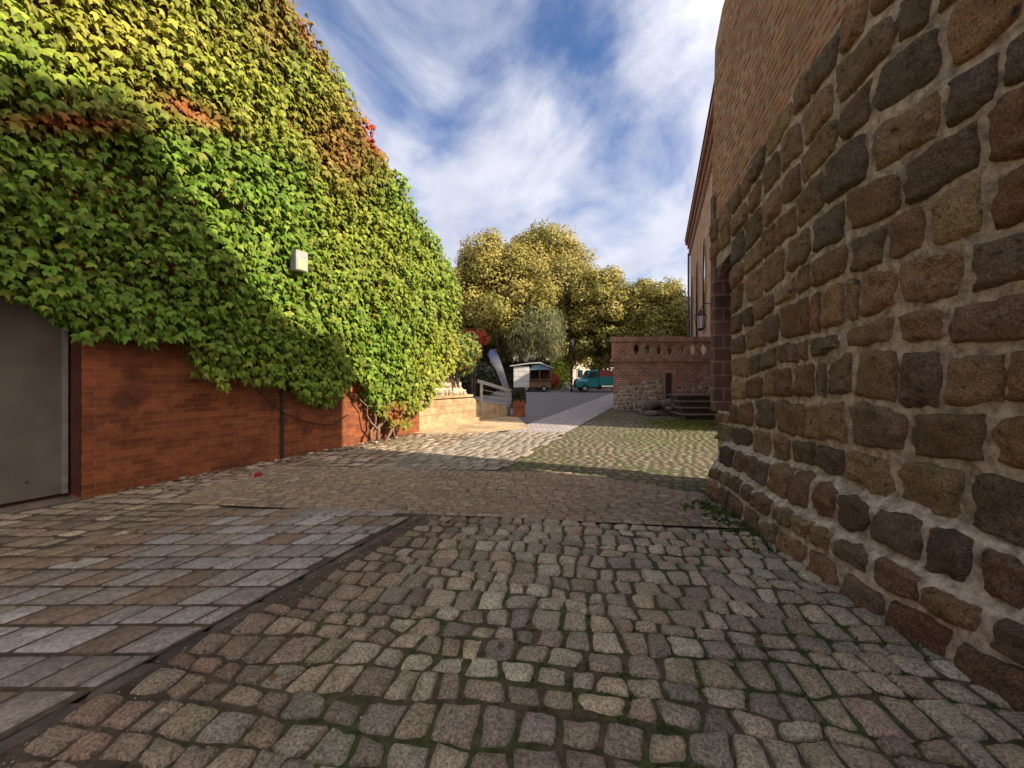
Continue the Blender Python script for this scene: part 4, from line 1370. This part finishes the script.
# ------------------------------------------------------------------ trees
def tree(label, x, y, top, rad, zmid, n, size, cols, crown=None, group='trees around the plaza', seed=1.0, trunk=0.25, zlow=None, wisp=False, nlob=95):
    t = thing('tree', label, 'tree', (x, y, 0), group)
    rr = random.Random(int(seed * 100))
    zlow = zlow if zlow is not None else top * 0.22
    cz_, hz = (top + zlow) / 2, (top - zlow) / 2
    # trunk and limbs
    mb = MB()
    tp = [(x, y, -0.05), (x + 0.1, y, top * 0.15), (x + 0.15 * rr.uniform(-1, 1), y, top * 0.35), (x, y, top * 0.7)]
    mb.tube(tp, [trunk * 1.2, trunk, trunk * 0.8, trunk * 0.25], 9)
    lobes = []
    for k in range(nlob):
        u = rr.uniform(-1, 1)
        a = rr.uniform(0, 6.283)
        s = math.sqrt(1 - u * u)
        f = rr.uniform(0.45, 0.86)
        wid = 1.0 if u < 0.2 else 1.0 - 0.15 * u
        c = np.array((x + rad * f * s * math.cos(a) * wid, y + rad * f * s * math.sin(a) * wid, cz_ + hz * f * u * 1.03))
        lobes.append((c, rr.uniform(0.18, 0.34) * rad))
    lobes.append((np.array((x, y, cz_ + hz * 0.1)), rad * 0.6))
    for k in range(9):
        c, r = lobes[k]
        s0 = np.array((x, y, top * (0.2 + 0.04 * k)))
        mid = (s0 + c) / 2 + np.array((0, 0, -0.05 * top))
        mb.tube([s0, mid, c], [trunk * 0.45, trunk * 0.28, trunk * 0.08], 6)
    mb.build('trunk', M_bark, t, smooth=True)
    w = np.array([l[1] ** 2 for l in lobes])
    idx = R.choice(len(lobes), n, p=w / w.sum())
    cen = np.array([l[0] for l in lobes])[idx]
    rad_ = np.array([l[1] for l in lobes])[idx]
    d = R.normal(0, 1, (n, 3))
    d /= np.linalg.norm(d, axis=1, keepdims=True)
    rr_ = R.uniform(0.2, 1.0, n) ** 0.4
    lump = 1 + 0.22 * vnoise(d * 3 + cen * 1.3, 71) + 0.12 * vnoise(d * 8 + cen, 72)
    sq = np.array((1, 1, 0.85 if not wisp else 1.1))
    P = cen + d * (rad_ * rr_ * lump)[:, None] * sq
    nr = d + R.normal(0, 0.28, (n, 3)) + [0, 0, 0.25]
    nr /= np.linalg.norm(nr, axis=1, keepdims=True)
    tip = R.normal(0, 0.7, (n, 3)) + [0, 0, -0.7 if not wisp else -2.0]
    tip = tip - nr * (tip * nr).sum(1, keepdims=True)
    tip /= np.linalg.norm(tip, axis=1, keepdims=True) + 1e-9
    sd2 = np.cross(nr, tip)
    sz = R.uniform(0.6, 1.3, n) * size
    wx = 0.5 if not wisp else 0.16
    ly = 1.0 if not wisp else 1.9
    q = np.array([(0, 0.0), (wx, 0.4 * ly), (0.1 * wx, ly), (-wx, 0.5 * ly)])
    V = P[:, None] + sz[:, None, None] * (q[None, :, 0, None] * sd2[:, None] + q[None, :, 1, None] * tip[:, None])
    F = np.arange(n * 4).reshape(n, 4)
    lob_c = np.array(cols)[R.integers(0, len(cols), len(lobes))]
    c = 0.75 * lob_c[idx] + 0.25 * np.array(cols)[R.integers(0, len(cols), n)]
    c = c * R.uniform(0.85, 1.18, (n, 1))
    o = mesh_np('crown', (V.reshape(-1, 3) - np.array(ORIG[t.name])), F, M_tleaf, t, col=np.repeat(c, 4, 0))
    return t


gold = [(0.275, 0.235, 0.055), (0.25, 0.225, 0.05), (0.30, 0.25, 0.06), (0.22, 0.21, 0.05), (0.265, 0.215, 0.06)]
olive = [(0.24, 0.22, 0.065), (0.28, 0.24, 0.07), (0.19, 0.185, 0.06), (0.31, 0.25, 0.075)]
brownc = [(0.27, 0.18, 0.08), (0.3, 0.22, 0.08), (0.22, 0.16, 0.07)]
tree('broad golden tree rising just behind the end of the creeper wall', -1.4, 44, 17.6, 6.6, 9, 70000, 0.25, gold, seed=1.3)
tree('tallest tree, with a wide rounded golden olive crown', 3.8, 50, 20.2, 7.8, 10, 84000, 0.265, gold + olive, seed=2.1)
tree('medium rounded olive tree above the left end of the terrace', 10.0, 46, 14.4, 4.8, 7.5, 46000, 0.25, gold + olive, seed=3.7, zlow=2.0)
tree('low golden tree half in shade beside the church nave', 15.6, 44.5, 13.2, 5.0, 6, 48000, 0.25, gold, seed=4.4, zlow=0.8)
tree('small feathery grey green tree standing over the market hut', 2.7, 41.5, 9.0, 3.6, 5, 18000, 0.22, [(0.16, 0.165, 0.075), (0.21, 0.20, 0.095), (0.13, 0.14, 0.06)], seed=5.2, trunk=0.13, zlow=2.8, wisp=True)
tree('brownish tree half hidden by the creeper wall', -6.2, 46, 13.5, 4.8, 7, 32000, 0.24, brownc + gold[:2], seed=6.6)
tree('dark tree behind the teal van', 8.5, 58, 12.5, 6.0, 5, 18000, 0.4, olive, seed=7.7, zlow=2.2)
tree('dark tree behind the feather flag', -4.5, 56, 10.5, 6.0, 5, 18000, 0.4, olive, seed=8.8, zlow=0.6)

leaf_mass('green_shrub', 'bright yellow green shrub beside the lamp post', 'shrub', (5.3, 44.5, 1.7), (1.25, 0.9, 1.8), 2200, 0.22, [(0.42, 0.46, 0.06), (0.34, 0.42, 0.06)], seed=3.0)
leaf_mass('red_shrub', 'low red leaved shrub between the hut and the bright green shrub', 'shrub', (4.3, 42.8, 1.05), (0.75, 0.6, 0.75), 900, 0.2, [(0.42, 0.06, 0.03), (0.34, 0.09, 0.04)], seed=4.0)
for (bx, by, br) in ((0.3, 45.5, 1.7), (3.0, 46.5, 1.9)):
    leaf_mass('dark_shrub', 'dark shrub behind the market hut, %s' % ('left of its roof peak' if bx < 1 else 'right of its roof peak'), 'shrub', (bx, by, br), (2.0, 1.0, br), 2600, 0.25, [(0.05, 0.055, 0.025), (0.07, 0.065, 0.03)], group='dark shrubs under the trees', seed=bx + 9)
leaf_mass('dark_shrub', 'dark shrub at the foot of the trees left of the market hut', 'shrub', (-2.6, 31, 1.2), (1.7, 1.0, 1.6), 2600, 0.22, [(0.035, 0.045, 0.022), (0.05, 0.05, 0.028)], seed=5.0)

# far pale houses behind the trees
def house(label, x0, x1, y, h, mw, seed):
    t = thing('house', label, 'house', ((x0 + x1) / 2, y, 0), 'houses behind the trees')
    MB().box(x0, x1, y, y + 9, -0.05, h).build('wall', mw, t)
    xm = (x0 + x1) / 2
    MB().extrude([(x0 - 0.4, y - 0.4, h), (x0 - 0.4, y + 9.4, h), (x0 - 0.4, y + 4.5, h + 3.6)], (x1 - x0 + 0.8, 0, 0)).build('roof', M_roof, t)
    nw = int((x1 - x0) / 2.4)
    for fl in range(int(h // 3)):
        for k in range(nw):
            xc = x0 + (k + 0.5) * (x1 - x0) / nw
            fr = MB().box(xc - 0.6, xc + 0.6, y - 0.05, y - 0.001, 1.0 + 3 * fl, 2.6 + 3 * fl).build('window', M_white, t)
            MB().box(xc - 0.48, xc + 0.48, y - 0.058, y - 0.051, 1.1 + 3 * fl, 2.5 + 3 * fl).build('pane', M_darkglass, fr)
    return t


M_plaster = mat('cream_plaster', (0.62, 0.56, 0.44), noise=(1, 0.1), bump=None, rough=0.9)
M_plaster2 = mat('grey_plaster', (0.45, 0.42, 0.37), noise=(1, 0.1), bump=None, rough=0.9)
house('cream plastered house glimpsed behind the teal van', 6, 26, 72, 9.5, M_plaster, 1)
house('grey plastered house hidden behind the trees on the left', -28, 3, 74, 9.0, M_plaster2, 2)

# ------------------------------------------------------------------ market hut on wheels
HX, HY = 0.15, 38.0
HUT = thing('market_hut', 'small white and brown wooden market hut on wheels under the trees', 'market hut', (HX + 1.9, HY, 0))
mb = MB().box(HX, HX + 1.5, HY, HY + 2.2, 0.42, 2.42)
mb.build('white_body', mat('hut_white_board', (0.52, 0.50, 0.46), noise=(3, 0.15), bump=None, rough=0.7), HUT, bevel=0.02)
for z in (0.95, 1.45, 1.95):
    MB().box(HX - 0.004, HX + 1.504, HY - 0.012, HY + 0.003, z, z + 0.025).build('board_joint', M_galv, HUT)
MB().box(HX + 1.505, HX + 3.6, HY + 0.15, HY + 2.2, 0.42, 1.15).build('counter_panel', M_wood, HUT, bevel=0.01)
MB().box(HX + 1.505, HX + 3.6, HY + 1.6, HY + 2.2, 1.152, 2.1).build('back_wall', M_oak, HUT)
MB().box(HX + 1.5, HX + 3.66, HY - 0.15, HY + 0.4, 1.153, 1.2).build('shelf', M_wood, HUT)
for x in (HX + 1.51, HX + 2.45, HX + 3.52):
    MB().box(x, x + 0.08, HY + 0.16, HY + 0.24, 1.201, 2.15).build('post', M_wood, HUT)
MB().extrude([(HX + 1.55, HY + 0.1, 2.1), (HX + 3.6, HY + 0.1, 2.1), (HX + 3.2, HY + 0.1, 2.42), (HX + 2.5, HY + 0.1, 2.62), (HX + 1.7, HY + 0.1, 2.45)], (0, 0.05, 0)).build('gable_sign', mat('teal_grey_board', (0.22, 0.34, 0.38), noise=(4, 0.2), bump=None), HUT)
MB().extrude([(HX - 0.35, HY - 0.2, 2.5), (HX + 1.5, HY - 0.2, 2.75), (HX + 2.5, HY - 0.2, 2.82), (HX + 3.75, HY - 0.2, 2.3), (HX + 3.75, HY - 0.2, 2.22), (HX + 2.5, HY - 0.2, 2.72), (HX + 1.5, HY - 0.2, 2.66), (HX - 0.35, HY - 0.2, 2.42)], (0, 2.6, 0)).build('roof', mat('pale_green_roof', (0.45, 0.48, 0.42), noise=(3, 0.1), bump=None), HUT)


def wheel(c, r, w, parent, spoke=False):
    t = MB().lathe(c, [(r * 0.6, -w / 2), (r * 0.92, -w / 2), (r, -w * 0.3), (r, w * 0.3), (r * 0.92, w / 2), (r * 0.6, w / 2)], 20, 'y').build('wheel', M_black, parent, smooth=False)
    MB().lathe(c, [(r * 0.2, -w / 2 - 0.01), (r * 0.58, -w / 2 + 0.005), (r * 0.58, w / 2 - 0.005), (r * 0.2, w / 2 + 0.01)], 16, 'y').build('rim', M_hub, t)
    return t


wheel((HX + 1.2, HY + 0.1, 0.3), 0.3, 0.16, HUT)
wheel((HX + 2.9, HY + 0.1, 0.3), 0.3, 0.16, HUT)
wheel((HX + 1.2, HY + 2.0, 0.3), 0.3, 0.16, HUT)
wheel((HX + 2.9, HY + 2.0, 0.3), 0.3, 0.16, HUT)
MB().box(HX + 0.05, HX + 3.7, HY + 0.25, HY + 1.9, 0.3, 0.418).build('chassis', M_iron, HUT)

# ------------------------------------------------------------------ teal van, bonnet to the left
VX, VY = 6.0, 37.0
VAN = thing('delivery_van', 'old teal flatbed van with a red load box parked behind the terrace', 'van', (VX + 2.5, VY + 1, 0))
side = [(0.0, 0.45), (0.0, 0.95), (0.08, 1.18), (0.75, 1.30), (1.12, 1.98), (1.25, 2.06), (2.0, 2.08), (2.02, 0.45)]
MB().extrude([(VX + x, VY, z) for x, z in side], (0, 2.0, 0)).build('cab', M_teal, VAN, bevel=0.05)
MB().box(VX + 2.06, VX + 5.2, VY - 0.05, VY + 2.05, 0.62, 1.45).build('load_bed', M_teal, VAN, bevel=0.03)
MB().box(VX + 2.1, VX + 5.15, VY, VY + 2.0, 1.452, 2.02).build('load_box', M_redbox, VAN, bevel=0.03)
MB().box(VX + 0.3, VX + 5.1, VY + 0.3, VY + 1.7, 0.36, 0.448).build('chassis', M_iron, VAN)
MB().extrude([(VX + 1.03, VY - 0.012, 1.36), (VX + 1.32, VY - 0.012, 1.92), (VX + 1.9, VY - 0.012, 1.92), (VX + 1.9, VY - 0.012, 1.36)], (0, 0.01, 0)).build('side_window', M_darkglass, VAN)
s0, s1 = np.array((VX + 0.79, 0, 1.36)), np.array((VX + 1.09, 0, 1.92))
nrm_ = np.array((-0.88, 0, 0.47)) * 0.03
MB().add([s0 + (0, VY + 0.12, 0) + nrm_, s0 + (0, VY + 1.88, 0) + nrm_, s1 + (0, VY + 1.8, 0) + nrm_, s1 + (0, VY + 0.2, 0) + nrm_], [(0, 1, 2, 3)]).build('windscreen', M_darkglass, VAN)
MB().box(VX - 0.02, VX - 0.001, VY + 0.3, VY + 1.7, 0.72, 0.98).build('grille', M_tealdark, VAN)
for yy in (VY + 0.22, VY + 1.78):
    MB().lathe((VX - 0.03, yy, 0.86), [(0.10, 0.0), (0.11, 0.028)], 14, 'x').build('headlight', M_white, VAN)
MB().box(VX - 0.14, VX - 0.022, VY - 0.03, VY + 2.03, 0.42, 0.6).build('bumper', M_iron, VAN, bevel=0.02)
MB().box(VX + 0.05, VX + 1.0, VY - 0.013, VY - 0.001, 1.02, 1.17).build('side_stripe', M_palebl, VAN)
MB().extrude([(VX + 0.12, VY + 0.25, 1.205), (VX + 0.70, VY + 0.25, 1.305), (VX + 0.70, VY + 0.25, 1.32), (VX + 0.12, VY + 0.25, 1.22)], (0, 1.5, 0)).build('bonnet_panel', M_palebl, VAN)
MB().box(VX + 0.98, VX + 1.03, VY - 0.28, VY - 0.06, 1.35, 1.7).build('mirror', M_iron, VAN)
for (wx_, wy_) in ((0.75, 0.02), (4.2, 0.02), (0.75, 1.98), (4.2, 1.98)):
    wheel((VX + wx_, VY + wy_, 0.36), 0.36, 0.24, VAN)

# lamp post, bicycle
LPX = np.array((5.75, 38.6, 0.0))
LP = thing('street_lamp', 'slim dark lamp post standing in front of the bright shrub', 'street lamp', tuple(LPX))
MB().lathe(LPX, [(0.13, 0), (0.13, 0.5), (0.075, 0.6), (0.06, 3.6), (0.045, 4.3)], 12).build('post', M_iron, LP, smooth=False)
MB().lathe(LPX + up * 4.3, [(0.06, 0), (0.2, 0.08), (0.26, 0.5), (0.08, 0.7)], 12).build('lantern_head', M_iron, LP)
BIC = thing('bicycle', 'bicycle leaning beside the dark lamp post', 'bicycle', (5.35, 38.0, 0))
for bx in (4.85, 5.9):
    pts = [(bx + 0.34 * math.cos(a), 38.0, 0.35 + 0.34 * math.sin(a)) for a in np.linspace(0, 2 * math.pi, 25)]
    w_ = MB().tube(pts, 0.022, 6, cap=False).build('wheel', M_black, BIC)
    mb = MB()
    for k in range(10):
        a = k * math.pi / 5
        mb.tube([(bx, 38.0, 0.35), (bx + 0.33 * math.cos(a), 38.0, 0.35 + 0.33 * math.sin(a))], 0.003, 3)
    mb.build('spokes', M_hub, w_)
fr = MB()
for a, b in (((4.85, .35), (5.05, .95)), ((5.05, .85), (5.55, .9)), ((5.05, .8), (5.42, .32)), ((5.42, .32), (5.57, .98)), ((5.42, .32), (5.9, .35)), ((5.9, .35), (5.55, .85))):
    fr.tube([(a[0], 38.0, a[1]), (b[0], 38.0, b[1])], 0.018, 6)
fr.build('frame', M_white, BIC)
MB().box(5.46, 5.72, 37.93, 38.07, 0.98, 1.03).build('saddle', M_black, BIC, bevel=0.01)
MB().tube([(5.02, 37.75, 1.0), (5.06, 38.0, 1.04), (5.02, 38.25, 1.0)], 0.014, 6).build('handlebar', M_iron, BIC)

# ------------------------------------------------------------------ small growth: joints, tower foot, moss strip, fallen leaves
def tufts(P, n_each, size, cols, spread, up_=1.0):
    n = len(P) * n_each
    Q = np.repeat(P, n_each, 0) + np.concatenate([R.normal(0, spread, (n, 2)), np.zeros((n, 1))], 1)
    nr = R.normal(0, 0.6, (n, 3)) + [0, -0.4, 0.6]
    nr /= np.linalg.norm(nr, axis=1, keepdims=True)
    tip = R.normal(0, 0.8, (n, 3)) + [0, 0, up_]
    c = np.array(cols)[R.integers(0, len(cols), n)] * R.uniform(0.7, 1.3, (n, 1))
    return leaves(Q, nr, tip, R.uniform(0.5, 1.3, n) * size, c, fold=0.2, curl=0.3)


cor = NEAR_CELLS[:, 0]
dd = cor[:, 0] - lane_r(cor[:, 1])
pm = np.clip(0.5 + 0.8 * vnoise(np.stack([cor[:, 0] * 1.3, cor[:, 1] * 1.3, cor[:, 0] * 0], 1), 81), 0, 1) * np.clip((dd - 1.0) / 1.3, 0.03, 1)
cor = cor[R.random(len(cor)) < pm]
green = [(0.05, 0.085, 0.015), (0.07, 0.10, 0.02), (0.045, 0.065, 0.015)]
V, F, C = tufts(np.concatenate([cor, np.full((len(cor), 1), 0.004)], 1), 14, 0.015, green, 0.02)
o = mesh_np('moss_tufts', V, F, M_leaf, col=C)
tag(o, 'tiny green moss tufts growing in the joints of the cobbles', 'moss', kind='stuff')
n = 60
P = np.stack([R.uniform(1.95, 2.5, n), R.uniform(3.6, 5.0, n), np.full(n, 0.01)], 1)
P = P[P[:, 0] > 2.34 - 0.25 * R.random(len(P))]
V, F, C = tufts(P, 16, 0.045, green, 0.05)
o = mesh_np('weeds', V, F, M_leaf, col=C)
tag(o, 'low green weeds growing along the foot of the stone tower', 'weeds', kind='stuff')
n = 420
P = np.stack([R.normal(5.9, 0.75, n), R.normal(12.9, 0.75, n), np.full(n, 0.01)], 1)
V, F, C = tufts(P, 14, 0.05, [(0.12, 0.13, 0.025), (0.16, 0.15, 0.03), (0.09, 0.11, 0.02)], 0.09)
o = mesh_np('moss_patch', V, F, M_leaf, col=C)
tag(o, 'yellow green mossy growth on the cobbles before the dark steps', 'moss', kind='stuff')
n = 330
yy = R.uniform(5.4, 11, n)
dist = np.abs(R.normal(0, 0.45, n)) + 0.12
P = np.stack([wall_x(yy) + dist * 0.9, yy, np.full(n, 0.025)], 1)
P2 = np.stack([R.uniform(-4, 2, 60), R.uniform(2.0, 8, 60), np.full(60, 0.03)], 1)
P = np.concatenate([P, P2])
n = len(P)
nr = R.normal(0, 0.3, (n, 3)) + [0, 0, 1]
nr /= np.linalg.norm(nr, axis=1, keepdims=True)
V, F, C = leaves(P, nr, R.normal(0, 1, (n, 3)), R.uniform(0.025, 0.075, n), np.array([(0.20, 0.12, 0.05), (0.26, 0.15, 0.06), (0.16, 0.085, 0.04), (0.25, 0.05, 0.03), (0.3, 0.24, 0.17)])[R.integers(0, 5, n)])
V[:, 2] = np.maximum(V[:, 2], 0.012)
o = mesh_np('fallen_leaves', V, F, M_leaf, col=C)
tag(o, 'dry brown and red leaves fallen along the foot of the brick wall', 'leaves', kind='stuff')

chips = []
for k in range(46):
    yy = rnd.uniform(5.6, 10.2)
    r = rnd.uniform(0.015, 0.05)
    v, f = boulder((wall_x(yy) + 0.12 + abs(rnd.gauss(0, 0.22)), yy, 0.012 + r * 0.3), (r * 1.3, r, r * 0.5), k * 1.7)
    chips.append((v, f, np.tile(np.array(rnd.choice([(0.42, 0.36, 0.29), (0.3, 0.24, 0.18), (0.22, 0.17, 0.12)])), (len(v), 1))))
V, F, C = merge(chips)
o = mesh_np('rubble', V, F, M_stone, col=C, smooth=True)
tag(o, 'pale stone chips and mortar crumbs scattered along the foot of the brick wall', 'rubble', kind='stuff')
P = np.array([(-4.02, 6.3, 0.05), (-3.96, 6.26, 0.06)])
V, F, C = leaves(P[:1], np.array([(0.1, -0.3, 0.95)]), np.array([(0.8, -0.4, 0.0)]), np.array([0.14]), np.array([(0.26, 0.02, 0.015)]))
o = mesh_np('fallen_leaf', V, F, M_leaf, col=C)
tag(o, 'single large bright red leaf lying on the paving near the brick wall', 'leaf')

# grit: crumbs of stone lying along the gutter and in the joints of the near paving
n = 1500
yy = R.uniform(1.2, 5.6, n)
xx = lane_r(yy) + 0.1 + np.abs(R.normal(0, 0.5, n))
far_ = R.random(n) < 0.35
xx = np.where(far_, R.uniform(-4.2, 2.2, n), xx)
octv = np.array([(1, 0, 0), (0, 1, 0), (-1, 0, 0), (0, -1, 0), (0, 0, 0.7), (0, 0, -0.4)], float)
octf = np.array([(0, 1, 4), (1, 2, 4), (2, 3, 4), (3, 0, 4), (1, 0, 5), (2, 1, 5), (3, 2, 5), (0, 3, 5)])
rr_ = R.uniform(0.0025, 0.008, n) * np.where(R.random(n) < 0.06, 2.0, 1.0)
V = octv[None] * R.uniform(0.6, 1.5, (n, 6, 1)) * rr_[:, None, None] + np.stack([xx, yy, R.uniform(0.012, 0.022, n)], 1)[:, None]
F = (octf[None] + (np.arange(n) * 6)[:, None, None]).reshape(-1, 3)
C = np.repeat(np.array([(0.3, 0.24, 0.17), (0.2, 0.15, 0.1), (0.14, 0.1, 0.07), (0.4, 0.35, 0.28)])[R.integers(0, 4, n)], 6, 0)
o = mesh_np('gravel', V.reshape(-1, 3), F, M_cobble, col=C)
tag(o, 'fine stone grit scattered over the cobbles along the gutter', 'grit', kind='stuff')
